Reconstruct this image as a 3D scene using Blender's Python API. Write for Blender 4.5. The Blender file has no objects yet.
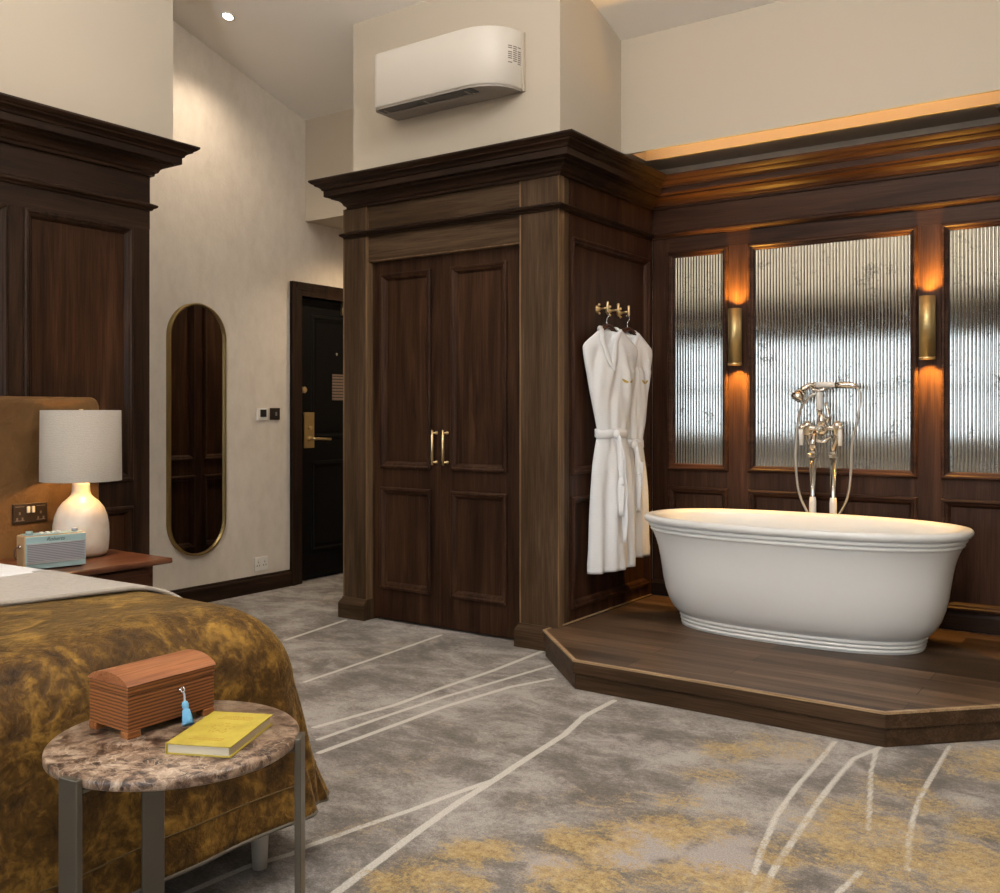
import bpy, bmesh, math, random
import numpy as np
from mathutils import Vector, Matrix
random.seed(4)
rng = np.random.default_rng(4)
S = bpy.context.scene
COL = S.collection
PI = math.pi

# ------------------------------------------------------------------ mesh helper
class MB:
    def __init__(s): s.v = []; s.f = []; s.sm = []
    def add(s, vs, fs, smooth=False):
        o = len(s.v); s.v += [tuple(map(float, p)) for p in vs]
        for f in fs: s.f.append([i + o for i in f]); s.sm.append(smooth)
        return s
    def box(s, x0, x1, y0, y1, z0, z1):
        return s.add([(x0,y0,z0),(x1,y0,z0),(x1,y1,z0),(x0,y1,z0),(x0,y0,z1),(x1,y0,z1),(x1,y1,z1),(x0,y1,z1)],
            [(0,3,2,1),(4,5,6,7),(0,1,5,4),(1,2,6,5),(2,3,7,6),(3,0,4,7)])
    def loft(s, rings, closed=True, cap=(True, True), smooth=True):
        n = len(rings[0]); vs = [p for r in rings for p in r]; fs = []
        m = n if closed else n - 1
        for i in range(len(rings) - 1):
            for j in range(m):
                k = (j + 1) % n
                fs.append((i*n+j, i*n+k, (i+1)*n+k, (i+1)*n+j))
        o = len(s.v); s.add(vs, fs, smooth)
        if cap[0]: s.f.append([o + j for j in range(n)][::-1]); s.sm.append(False)
        if cap[1]: s.f.append([o + (len(rings)-1)*n + j for j in range(n)]); s.sm.append(False)
        return s
    def lathe(s, prof, c=(0,0,0), n=32, ax='Z', cap=(True, True), smooth=True):
        rings = []
        for r, h in prof:
            ring = []
            for k in range(n):
                a = 2*PI*k/n; p, q = r*math.cos(a), r*math.sin(a)
                if ax == 'Z': ring.append((c[0]+p, c[1]+q, c[2]+h))
                elif ax == 'X': ring.append((c[0]+h, c[1]+p, c[2]+q))
                else: ring.append((c[0]+q, c[1]+h, c[2]+p))
            rings.append(ring)
        return s.loft(rings, True, cap, smooth)
    def tube(s, pts, r, n=10, cap=True, flat=1.0):
        pts = [Vector(p) for p in pts]; N = len(pts)
        rs = r if isinstance(r, (list, tuple)) else [r]*N
        T = []
        for i in range(N):
            t = (pts[min(i+1,N-1)] - pts[max(i-1,0)])
            T.append(t.normalized() if t.length > 1e-9 else Vector((0,0,1)))
        up = Vector((0,0,1)) if abs(T[0].z) < .9 else Vector((1,0,0))
        u = T[0].cross(up).normalized(); rings = []
        for i in range(N):
            u = (u - T[i]*u.dot(T[i])).normalized(); w = T[i].cross(u)
            rings.append([pts[i] + (u*math.cos(2*PI*k/n) + w*flat*math.sin(2*PI*k/n))*rs[i] for k in range(n)])
        return s.loft(rings, True, (cap, cap), True)
    def cyl(s, a, b, r, n=16): return s.tube([a, b], r, n)
    def sphere(s, c, r, n=16, sc=(1,1,1)):
        m = n//2; rings = []
        for i in range(m+1):
            t = PI*i/m; rr = max(math.sin(t), 1e-3)
            rings.append([(c[0]+sc[0]*r*rr*math.cos(2*PI*k/n), c[1]+sc[1]*r*rr*math.sin(2*PI*k/n), c[2]-sc[2]*r*math.cos(t)) for k in range(n)])
        return s.loft(rings)
    def prism(s, poly, z0, z1):
        n = len(poly)
        return s.add([(x,y,z0) for x,y in poly]+[(x,y,z1) for x,y in poly],
            [tuple(range(n))[::-1], tuple(range(n,2*n))]+[(i,(i+1)%n,n+(i+1)%n,n+i) for i in range(n)])
    def mould(s, prof, path, closed=False, smooth=False):
        """sweep a profile [(projection, z)] along a plan path; projection goes to the right of travel, corners mitred"""
        P = [Vector((p[0], p[1])) for p in path]; N = len(P); rings = []
        for i in range(N):
            d0 = (P[i]-P[i-1]).normalized() if (i > 0 or closed) else None
            d1 = (P[(i+1)%N]-P[i]).normalized() if (i < N-1 or closed) else None
            n0 = Vector((d0.y,-d0.x)) if d0 else None; n1 = Vector((d1.y,-d1.x)) if d1 else None
            if n0 and n1: m = (n0+n1); m = m/(m.dot(n0)) 
            else: m = n0 or n1
            rings.append([(P[i].x+m.x*q, P[i].y+m.y*q, z) for q, z in prof])
        if closed: rings.append(rings[0])
        return s.loft(rings, True, (not closed, not closed), smooth)
    def frame(s, o, a, n, x0, x1, z0, z1, prof):
        """mitred rectangular moulding on a plane; prof = [(inset, height)]"""
        o = Vector(o); a = Vector(a); n = Vector(n); rings = []
        for ins, h in prof:
            rings.append([tuple(o+a*x+Vector((0,0,z))+n*h) for x, z in ((x0+ins,z0+ins),(x1-ins,z0+ins),(x1-ins,z1-ins),(x0+ins,z1-ins))])
        return s.loft(rings, True, (False, False), False)
    def pbox(s, o, a, n, x0, x1, z0, z1, h0, h1):
        o = Vector(o); a = Vector(a); n = Vector(n); U = Vector((0,0,1))
        vs = [tuple(o+a*x+U*z+n*h) for h in (h0,h1) for x,z in ((x0,z0),(x1,z0),(x1,z1),(x0,z1))]
        return s.add(vs, [(0,3,2,1),(4,5,6,7),(0,1,5,4),(1,2,6,5),(2,3,7,6),(3,0,4,7)])

def rootloc(o):
    while o.parent: o = o.parent
    return Vector(o.location)
def obj(name, mb, mat, parent=None, bevel=0, label=None, local=False, subsurf=0, seg=2):
    me = bpy.data.meshes.new(name)
    off = rootloc(parent) if (parent and not local) else Vector((0,0,0))
    me.from_pydata([(v[0]-off.x, v[1]-off.y, v[2]-off.z) for v in mb.v], [], mb.f)
    for p, sm in zip(me.polygons, mb.sm): p.use_smooth = sm
    bm = bmesh.new(); bm.from_mesh(me); bmesh.ops.recalc_face_normals(bm, faces=bm.faces); bm.to_mesh(me); bm.free()
    me.materials.append(mat)
    o = bpy.data.objects.new(name, me); COL.objects.link(o)
    if parent: o.parent = parent
    if bevel:
        m = o.modifiers.new('Bevel', 'BEVEL'); m.width = bevel; m.segments = seg; m.limit_method = 'ANGLE'; m.angle_limit = math.radians(40)
    if subsurf:
        m = o.modifiers.new('Sub', 'SUBSURF'); m.levels = subsurf; m.render_levels = subsurf
    if label: o['label'] = label
    return o
def tag(o, label, cat, group=None):
    o['label'] = label; o['category'] = cat
    if group: o['group'] = group
    return o
def thing(name, label, cat, loc=(0,0,0), rotz=0, group=None):
    o = bpy.data.objects.new(name, None); o.empty_display_size = .1; COL.objects.link(o)
    o.location = loc; o.rotation_euler = (0,0,rotz)
    return tag(o, label, cat, group)
def struct(name, mb, mat, parent=None, bevel=0):
    o = obj(name, mb, mat, parent, bevel)
    if not parent: o['kind'] = 'structure'
    return o
def dup(root, loc, rotz, label, group=None):
    r = root.copy(); COL.objects.link(r); r.location = loc; r.rotation_euler = (0,0,rotz); r['label'] = label
    if group: r['group'] = group
    for ch in list(root.children):
        c = ch.copy(); COL.objects.link(c); c.parent = r
        for g in ch.children:
            d = g.copy(); COL.objects.link(d); d.parent = c
    return r

# ------------------------------------------------------------------ materials
def newmat(name):
    m = bpy.data.materials.new(name); m.use_nodes = True
    nt = m.node_tree; return m, nt, nt.nodes, nt.links, nt.nodes['Principled BSDF']
def simple(name, col, rough=.5, metal=0., coat=0., spec=.5, bump=0., bscale=200):
    m, nt, N, L, b = newmat(name)
    b.inputs['Base Color'].default_value = (*col, 1); b.inputs['Roughness'].default_value = rough
    b.inputs['Metallic'].default_value = metal; b.inputs['Coat Weight'].default_value = coat
    b.inputs['Specular IOR Level'].default_value = spec
    tc = N.new('ShaderNodeTexCoord'); nz = N.new('ShaderNodeTexNoise'); nz.inputs['Scale'].default_value = bscale
    L.new(tc.outputs['Object'], nz.inputs['Vector'])
    if bump:
        bp = N.new('ShaderNodeBump'); bp.inputs['Strength'].default_value = bump; bp.inputs['Distance'].default_value = .002
        L.new(nz.outputs['Fac'], bp.inputs['Height']); L.new(bp.outputs['Normal'], b.inputs['Normal'])
    else:
        mr = N.new('ShaderNodeMapRange'); mr.inputs['To Min'].default_value = max(rough-.03,0); mr.inputs['To Max'].default_value = min(rough+.03,1)
        L.new(nz.outputs['Fac'], mr.inputs['Value']); L.new(mr.outputs['Result'], b.inputs['Roughness'])
    return m
def ramp(N, stops):
    r = N.new('ShaderNodeValToRGB'); e = r.color_ramp.elements
    while len(e) < len(stops): e.new(.5)
    for i, (p, c) in enumerate(stops): e[i].position = p; e[i].color = (*c, 1) if len(c) == 3 else c
    return r
def wood(name, c0, c1, c2, axis='Z', rough=.46, k=1.0, coat=.0, planks=None):
    m, nt, N, L, b = newmat(name)
    tc = N.new('ShaderNodeTexCoord'); mp = N.new('ShaderNodeMapping'); L.new(tc.outputs['Object'], mp.inputs['Vector'])
    lo, hi = 1.1*k, 16*k
    mp.inputs['Scale'].default_value = {'Z':(hi,hi,lo),'X':(lo,hi,hi),'Y':(hi,lo,hi),'I':(hi*.5,hi*.5,hi*.5)}[axis]
    n1 = N.new('ShaderNodeTexNoise'); n1.inputs['Scale'].default_value = 1.0; n1.inputs['Detail'].default_value = 7; n1.inputs['Roughness'].default_value = .62; n1.inputs['Distortion'].default_value = .8
    L.new(mp.outputs['Vector'], n1.inputs['Vector'])
    r = ramp(N, [(.30,c0),(.5,c1),(.72,c2)]); L.new(n1.outputs['Fac'], r.inputs['Fac'])
    mp2 = N.new('ShaderNodeMapping'); L.new(tc.outputs['Object'], mp2.inputs['Vector'])
    lo, hi = 5*k, 170*k
    mp2.inputs['Scale'].default_value = {'Z':(hi,hi,lo),'X':(lo,hi,hi),'Y':(hi,lo,hi),'I':(hi,hi,hi)}[axis]
    n2 = N.new('ShaderNodeTexNoise'); n2.inputs['Scale'].default_value = 1; n2.inputs['Detail'].default_value = 2
    L.new(mp2.outputs['Vector'], n2.inputs['Vector'])
    mr = N.new('ShaderNodeMapRange'); mr.inputs['From Min'].default_value = .35; mr.inputs['From Max'].default_value = .65; mr.inputs['To Min'].default_value = .72; mr.inputs['To Max'].default_value = 1.12
    L.new(n2.outputs['Fac'], mr.inputs['Value'])
    mx = N.new('ShaderNodeMix'); mx.data_type = 'RGBA'; mx.blend_type = 'MULTIPLY'; mx.inputs['Factor'].default_value = 1
    L.new(r.outputs['Color'], mx.inputs['A']); L.new(mr.outputs['Result'], mx.inputs['B'])
    out = mx.outputs['Result']
    if planks:
        br = N.new('ShaderNodeTexBrick'); br.inputs['Scale'].default_value = 1; br.inputs['Brick Width'].default_value = planks[0]; br.inputs['Row Height'].default_value = planks[1]
        br.inputs['Mortar Size'].default_value = .0018; br.inputs['Mortar Smooth'].default_value = .1; br.offset = .37; br.inputs['Bias'].default_value = 0
        br.inputs['Color1'].default_value = (.50,.49,.48,1); br.inputs['Color2'].default_value = (1.6,1.55,1.5,1); br.inputs['Mortar'].default_value = (.25,.22,.2,1)
        L.new(tc.outputs['Object'], br.inputs['Vector'])
        m2 = N.new('ShaderNodeMix'); m2.data_type = 'RGBA'; m2.blend_type = 'MULTIPLY'; m2.inputs['Factor'].default_value = 1
        L.new(out, m2.inputs['A']); L.new(br.outputs['Color'], m2.inputs['B']); out = m2.outputs['Result']
    L.new(out, b.inputs['Base Color'])
    b.inputs['Roughness'].default_value = rough; b.inputs['Specular IOR Level'].default_value = .16; b.inputs['Coat Weight'].default_value = coat; b.inputs['Coat Roughness'].default_value = .25
    bp = N.new('ShaderNodeBump'); bp.inputs['Strength'].default_value = .12; bp.inputs['Distance'].default_value = .001
    L.new(n2.outputs['Fac'], bp.inputs['Height']); L.new(bp.outputs['Normal'], b.inputs['Normal'])
    return m
def woodset(tagname, c0, c1, c2, **kw):
    return {a: wood('%s_%s' % (tagname, a.lower()), c0, c1, c2, a, **kw) for a in 'XYZI'}

W_DOOR = woodset('walnut_red', (.014,.006,.003), (.037,.0160,.008), (.072,.034,.017))
W_PIL = woodset('walnut_tan', (.034,.019,.009), (.062,.037,.020), (.098,.062,.036))
W_DARK = woodset('walnut_dark', (.011,.0055,.0033), (.025,.0130,.0078), (.046,.025,.015))
W_BATH = woodset('walnut_bath', (.020,.008,.004), (.046,.020,.011), (.080,.038,.021))
W_EDGE = wood('edge_veneer', (.11,.065,.033), (.17,.105,.055), (.25,.16,.09), 'Z')
W_DECK = wood('deck_planks', (.040,.023,.013), (.080,.050,.030), (.135,.090,.057), 'X', rough=.38, planks=(1.1,.125))
W_STEP = wood('step_wood', (.038,.021,.011), (.068,.040,.022), (.11,.068,.040), 'X', rough=.45)
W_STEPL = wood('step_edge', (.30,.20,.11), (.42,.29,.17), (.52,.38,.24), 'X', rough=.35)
W_NIGHT = wood('nightstand_wood', (.055,.020,.010), (.105,.040,.020), (.16,.070,.036), 'Y', rough=.3)
W_HANG = wood('hanger_wood', (.05,.02,.012), (.09,.04,.025), (.13,.065,.04), 'X', rough=.4)

PAINT = simple('wall_paint', (.545,.485,.40), .75, bump=.05, bscale=350)
CEILP = simple('ceiling_paint', (.88,.86,.83), .8, bump=.03, bscale=300)
BRASS = simple('brass', (.78,.60,.32), .32, 1.)
BRASSD = simple('aged_brass', (.56,.43,.21), .48, 1.)
NICKD = simple('shaded_nickel', (.36,.335,.30), .14, 1.)
NICKEL = simple('polished_nickel', (.72,.68,.62), .12, 1.)
PORC = simple('porcelain', (.82,.80,.76), .18, coat=.5)
BLACK = simple('black_lacquer', (.003,.003,.0035), .5, spec=.15)
BLACKP = simple('black_plastic', (.012,.012,.013), .35)
WHITEP = simple('white_plastic', (.78,.76,.72), .35)
BRONZE = simple('bronze_plate', (.055,.036,.022), .4, .6)
TUBW = simple('tub_enamel', (.77,.79,.80), .30, coat=.25, spec=.5)
GREYP = simple('grey_vent', (.30,.265,.24), .5)
ACW = simple('unit_white', (.70,.66,.60), .38)
LEGM = simple('table_leg_metal', (.14,.125,.10), .38, .7)
CHROME = simple('chrome', (.75,.75,.76), .1, 1.)

def wallpaper():
    m, nt, N, L, b = newmat('textured_wallpaper')
    tc = N.new('ShaderNodeTexCoord')
    n1 = N.new('ShaderNodeTexNoise'); n1.inputs['Scale'].default_value = 7; n1.inputs['Detail'].default_value = 8; n1.inputs['Roughness'].default_value = .7
    mp = N.new('ShaderNodeMapping'); mp.inputs['Scale'].default_value = (1,1.6,.9); L.new(tc.outputs['Object'], mp.inputs['Vector']); L.new(mp.outputs['Vector'], n1.inputs['Vector'])
    r = ramp(N, [(.32,(.66,.595,.515)),(.5,(.715,.65,.57)),(.7,(.76,.70,.62))]); L.new(n1.outputs['Fac'], r.inputs['Fac'])
    L.new(r.outputs['Color'], b.inputs['Base Color']); b.inputs['Roughness'].default_value = .7
    n2 = N.new('ShaderNodeTexNoise'); n2.inputs['Scale'].default_value = 60; n2.inputs['Detail'].default_value = 4; L.new(tc.outputs['Object'], n2.inputs['Vector'])
    bp = N.new('ShaderNodeBump'); bp.inputs['Strength'].default_value = .25; bp.inputs['Distance'].default_value = .004
    L.new(n2.outputs['Fac'], bp.inputs['Height']); L.new(bp.outputs['Normal'], b.inputs['Normal'])
    return m
PAPER = wallpaper()

def math_node(N, L, op, a, bb=None, clamp=False):
    n = N.new('ShaderNodeMath'); n.operation = op; n.use_clamp = clamp
    for i, v in enumerate((a, bb)):
        if v is None: continue
        if isinstance(v, (int, float)): n.inputs[i].default_value = v
        else: L.new(v, n.inputs[i])
    return n.outputs[0]
def mixc(N, L, fac, A, B, mode='MIX'):
    m = N.new('ShaderNodeMix'); m.data_type = 'RGBA'; m.blend_type = mode
    if isinstance(fac, (int, float)): m.inputs['Factor'].default_value = fac
    else: L.new(fac, m.inputs['Factor'])
    for k, v in (('A',A),('B',B)):
        if isinstance(v, tuple): m.inputs[k].default_value = (*v, 1)
        else: L.new(v, m.inputs[k])
    return m.outputs['Result']
def noise(N, L, vec, scale, detail=4, rough=.5, dist=0):
    n = N.new('ShaderNodeTexNoise'); n.inputs['Scale'].default_value = scale; n.inputs['Detail'].default_value = detail
    n.inputs['Roughness'].default_value = rough; n.inputs['Distortion'].default_value = dist
    L.new(vec, n.inputs['Vector']); return n.outputs['Fac']

def carpet():
    m, nt, N, L, b = newmat('patterned_carpet')
    tc = N.new('ShaderNodeTexCoord'); V = tc.outputs['Object']
    mp = N.new('ShaderNodeMapping'); mp.inputs['Rotation'].default_value = (0,0,.45); mp.inputs['Scale'].default_value = (1.1,1.5,1); L.new(V, mp.inputs['Vector']); V2 = mp.outputs['Vector']
    big = noise(N, L, V2, 1.9, 10, .70, .5)
    fine = noise(N, L, V, 70, 6, .9)
    mid = noise(N, L, V2, 7, 9, .75, .6)
    mixf = math_node(N, L, 'ADD', math_node(N, L, 'MULTIPLY', big, .46), math_node(N, L, 'ADD', math_node(N, L, 'MULTIPLY', mid, .26), math_node(N, L, 'MULTIPLY', fine, .28)))
    r = ramp(N, [(.43,(.125,.109,.097)),(.475,(.185,.165,.150)),(.51,(.265,.242,.225)),(.56,(.39,.363,.345))]); L.new(mixf, r.inputs['Fac'])
    col = r.outputs['Color']
    def attr(nm):
        a = N.new('ShaderNodeAttribute'); a.attribute_name = nm; return a.outputs['Fac']
    # pale flat patches
    pf = math_node(N, L, 'MULTIPLY', math_node(N, L, 'SUBTRACT', math_node(N, L, 'ADD', attr('pale'), math_node(N, L, 'MULTIPLY', mid, .9)), .85), 6, True)
    col = mixc(N, L, pf, col, (.37,.335,.325))
    # distressed gold
    sp = math_node(N, L, 'ADD', math_node(N, L, 'MULTIPLY', mid, 1.35), math_node(N, L, 'MULTIPLY', fine, 1.25))
    gz = math_node(N, L, 'SUBTRACT', math_node(N, L, 'ADD', math_node(N, L, 'MULTIPLY', attr('gold'), .56), sp), 1.62)
    gf = math_node(N, L, 'MULTIPLY', gz, 5.0, True)
    gr = ramp(N, [(.35,(.24,.145,.05)),(.5,(.43,.29,.10)),(.65,(.58,.45,.21))]); L.new(noise(N, L, V, 40, 6, .8), gr.inputs['Fac'])
    col = mixc(N, L, math_node(N, L, 'MULTIPLY', gf, .8), col, gr.outputs['Color'])
    # wandering ivory lines, worn in places
    ln = math_node(N, L, 'SUBTRACT', attr('line'), math_node(N, L, 'MULTIPLY', fine, .72))
    lf = math_node(N, L, 'MULTIPLY', ln, 5, True)
    wear = math_node(N, L, 'SUBTRACT', 1.0, math_node(N, L, 'MULTIPLY', gf, .8))
    lf = math_node(N, L, 'MULTIPLY', math_node(N, L, 'MULTIPLY', lf, wear), .9)
    col = mixc(N, L, lf, col, (.60,.58,.54))
    pile = noise(N, L, V, 210, 3, .7)
    mr = N.new('ShaderNodeMapRange'); mr.inputs['From Min'].default_value = .3; mr.inputs['From Max'].default_value = .7; mr.inputs['To Min'].default_value = .66; mr.inputs['To Max'].default_value = 1.25; L.new(pile, mr.inputs['Value'])
    col = mixc(N, L, 1.0, col, mr.outputs['Result'], 'MULTIPLY')
    L.new(col, b.inputs['Base Color']); b.inputs['Roughness'].default_value = .95; b.inputs['Specular IOR Level'].default_value = .1
    b.inputs['Sheen Weight'].default_value = .15
    bp = N.new('ShaderNodeBump'); bp.inputs['Strength'].default_value = .5; bp.inputs['Distance'].default_value = .004
    L.new(pile, bp.inputs['Height']); L.new(bp.outputs['Normal'], b.inputs['Normal'])
    return m
CARPET = carpet()

def velvet(name, c0, c1, c2, sheen, scale=5):
    m, nt, N, L, b = newmat(name)
    tc = N.new('ShaderNodeTexCoord'); V = tc.outputs['Object']
    n1 = noise(N, L, V, scale, 7, .62, .9); n2 = noise(N, L, V, scale*5, 5, .6, .5)
    s = math_node(N, L, 'ADD', math_node(N, L, 'MULTIPLY', n1, .65), math_node(N, L, 'MULTIPLY', n2, .35))
    r = ramp(N, [(.36,c0),(.5,c1),(.64,c2)]); L.new(s, r.inputs['Fac']); L.new(r.outputs['Color'], b.inputs['Base Color'])
    b.inputs['Roughness'].default_value = .6; b.inputs['Specular IOR Level'].default_value = .2
    b.inputs['Sheen Weight'].default_value = .38; b.inputs['Sheen Roughness'].default_value = .3; b.inputs['Sheen Tint'].default_value = (*sheen,1)
    bp = N.new('ShaderNodeBump'); bp.inputs['Strength'].default_value = .9; bp.inputs['Distance'].default_value = .02
    L.new(s, bp.inputs['Height']); L.new(bp.outputs['Normal'], b.inputs['Normal'])
    return m
VELVET = velvet('gold_crushed_velvet', (.020,.008,.0015), (.085,.041,.007), (.30,.165,.028), (1.0,.66,.26), 8)
HEADV = velvet('tan_velvet', (.10,.050,.017), (.13,.068,.024), (.16,.086,.031), (.4,.25,.11), 3)

def weave(name, col, col2, sc=350, sheen=.2, trans=0.):
    m, nt, N, L, b = newmat(name)
    tc = N.new('ShaderNodeTexCoord'); V = tc.outputs['Object']
    w1 = N.new('ShaderNodeTexWave'); w1.bands_direction = 'Z'; w1.inputs['Scale'].default_value = sc*.16; w1.inputs['Distortion'].default_value = 9; L.new(V, w1.inputs['Vector'])
    n = noise(N, L, V, sc, 3, .6)
    r = ramp(N, [(.3,col2),(.7,col)]); L.new(math_node(N, L, 'ADD', math_node(N, L, 'MULTIPLY', w1.outputs['Fac'], .2), math_node(N, L, 'MULTIPLY', n, .8)), r.inputs['Fac'])
    L.new(r.outputs['Color'], b.inputs['Base Color']); b.inputs['Roughness'].default_value = .9; b.inputs['Sheen Weight'].default_value = sheen; b.inputs['Specular IOR Level'].default_value = .15
    bp = N.new('ShaderNodeBump'); bp.inputs['Strength'].default_value = .35; bp.inputs['Distance'].default_value = .002
    L.new(n, bp.inputs['Height']); L.new(bp.outputs['Normal'], b.inputs['Normal'])
    if trans:
        t = N.new('ShaderNodeBsdfTranslucent'); L.new(r.outputs['Color'], t.inputs['Color'])
        mx = N.new('ShaderNodeMixShader'); mx.inputs['Fac'].default_value = trans
        L.new(b.outputs[0], mx.inputs[1]); L.new(t.outputs[0], mx.inputs[2]); L.new(mx.outputs[0], N['Material Output'].inputs['Surface'])
    return m
LINEN = weave('shade_linen', (.45,.41,.36), (.34,.31,.27), 300, .1, .08)
ROBE = weave('waffle_cotton', (.88,.90,.93), (.81,.83,.86), 260, .2)
DUVET = weave('white_cotton', (.80,.80,.82), (.74,.74,.76), 300, .1)
BLANKET = weave('beige_blanket', (.40,.355,.30), (.31,.275,.235), 300, .3)

def marble():
    m, nt, N, L, b = newmat('brown_marble')
    tc = N.new('ShaderNodeTexCoord'); V = tc.outputs['Object']
    n = N.new('ShaderNodeTexNoise'); n.inputs['Scale'].default_value = 9; n.inputs['Detail'].default_value = 6; L.new(V, n.inputs['Vector'])
    sub = N.new('ShaderNodeVectorMath'); sub.operation = 'MULTIPLY_ADD'; sub.inputs[1].default_value = (.11,.11,.11); L.new(n.outputs['Color'], sub.inputs[0]); L.new(V, sub.inputs[2])
    vo = N.new('ShaderNodeTexVoronoi'); vo.feature = 'DISTANCE_TO_EDGE'; vo.inputs['Scale'].default_value = 60; L.new(sub.outputs[0], vo.inputs['Vector'])
    vc = N.new('ShaderNodeTexVoronoi'); vc.feature = 'F1'; vc.inputs['Scale'].default_value = 60; L.new(sub.outputs[0], vc.inputs['Vector'])
    sx = N.new('ShaderNodeSeparateXYZ'); L.new(vc.outputs['Color'], sx.inputs[0])
    c = noise(N, L, sub.outputs[0], 26, 9, .78)
    cc = math_node(N, L, 'ADD', math_node(N, L, 'MULTIPLY', c, .90), math_node(N, L, 'MULTIPLY', sx.outputs['X'], .10))
    r = ramp(N, [(.38,(.022,.011,.007)),(.45,(.085,.048,.030)),(.52,(.22,.145,.098)),(.64,(.42,.32,.235))]); L.new(cc, r.inputs['Fac'])
    vr = ramp(N, [(.0,(1,1,1)),(.07,(0,0,0))]); L.new(vo.outputs['Distance'], vr.inputs['Fac'])
    g = noise(N, L, V, 24, 4, .6)
    f = math_node(N, L, 'MULTIPLY', vr.outputs['Color'], math_node(N, L, 'MULTIPLY', math_node(N, L, 'SUBTRACT', g, .44), 4, True))
    col = mixc(N, L, f, r.outputs['Color'], (.50,.41,.32))
    L.new(col, b.inputs['Base Color']); b.inputs['Roughness'].default_value = .32
    return m
MARBLE = marble()

def reeded():
    m, nt, N, L, b = newmat('antique_reeded_mirror')
    tc = N.new('ShaderNodeTexCoord'); V = tc.outputs['Object']
    a = noise(N, L, V, 7, 10, .8); s = noise(N, L, V, 70, 4, .7)
    f = math_node(N, L, 'MULTIPLY', math_node(N, L, 'SUBTRACT', math_node(N, L, 'ADD', a, math_node(N, L, 'MULTIPLY', s, .5)), .80), 4.5, True)
    col = mixc(N, L, f, (.50,.505,.48), (.04,.036,.03)); L.new(col, b.inputs['Base Color'])
    b.inputs['Metallic'].default_value = 1
    mr = N.new('ShaderNodeMapRange'); mr.inputs['To Min'].default_value = .07; mr.inputs['To Max'].default_value = .35; L.new(f, mr.inputs['Value']); L.new(mr.outputs['Result'], b.inputs['Roughness'])
    return m
REED = reeded()
MIRROR = simple('mirror_glass', (.86,.86,.86), .01, 1.)
def emis(name, col, st):
    m, nt, N, L, b = newmat(name)
    b.inputs['Base Color'].default_value = (*col,1); b.inputs['Emission Color'].default_value = (*col,1); b.inputs['Emission Strength'].default_value = st
    return m

# ------------------------------------------------------------------ lights helper
def light(kind, name, loc, power, col, **kw):
    d = bpy.data.lights.new(name, kind); d.energy = power; d.color = col
    o = bpy.data.objects.new(name, d); COL.objects.link(o); o.location = loc
    tgt = kw.pop('aim', None)
    for k, v in kw.items(): setattr(d, k, v)
    if tgt is not None:
        o.rotation_euler = (Vector(tgt)-Vector(loc)).to_track_quat('-Z','Y').to_euler()
    return o

# ================================================================== THE ROOM
XL, XR, YB = -5.02, 3.2, -2.2
PY = 5.19                                    # panelled wall behind the bath
# floor: carpet with its woven pattern as mesh attributes
CARPET_LINES = [(0.016, [(-3.831, 3.52), (-3.915, 4.061)]), (0.014, [(-3.161, 3.017), (-3.184, 3.45), (-3.225, 4.08)]), (0.016, [(-2.672, 2.601), (-2.605, 2.991), (-2.599, 3.311), (-2.577, 3.653), (-2.583, 4.063), (-2.578, 4.179)]), (0.014, [(-2.562, 2.512), (-2.535, 2.911), (-2.508, 3.194), (-2.411, 3.824), (-2.397, 3.922)]), (0.016, [(-2.458, 2.417), (-2.442, 2.71), (-2.424, 3.088), (-2.362, 3.476), (-2.276, 3.694)]), (0.017, [(-1.691, 1.699), (-1.704, 1.732), (-1.732, 1.922), (-1.762, 2.123), (-1.789, 2.343), (-1.803, 2.559), (-1.823, 2.783), (-1.843, 3.074), (-1.89, 3.303), (-1.891, 3.56)]), (0.014, [(-2.012, 1.518), (-1.997, 1.696), (-1.953, 1.825), (-1.956, 1.861), (-1.916, 2.055), (-1.874, 2.226), (-1.845, 2.384), (-1.829, 2.464), (-1.804, 2.569)]), (0.017, [(-0.99, 3.574), (-0.978, 3.293), (-0.971, 3.06), (-0.951, 2.814), (-0.91, 2.575), (-0.868, 2.375), (-0.856, 2.321)]), (0.018, [(-0.828, 3.709), (-0.838, 3.613), (-0.887, 3.437), (-0.887, 3.234), (-0.879, 2.989), (-0.863, 2.77), (-0.846, 2.503), (-0.827, 2.341)]), (0.014, [(-0.842, 3.572), (-0.809, 3.351), (-0.747, 3.081), (-0.701, 2.871)]), (0.015, [(-0.636, 3.765), (-0.631, 3.382), (-0.627, 3.192), (-0.611, 3.025), (-0.589, 2.862), (-0.555, 2.677)]), (0.015, [(-0.654, 2.595), (-0.671, 2.45)])]
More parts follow.
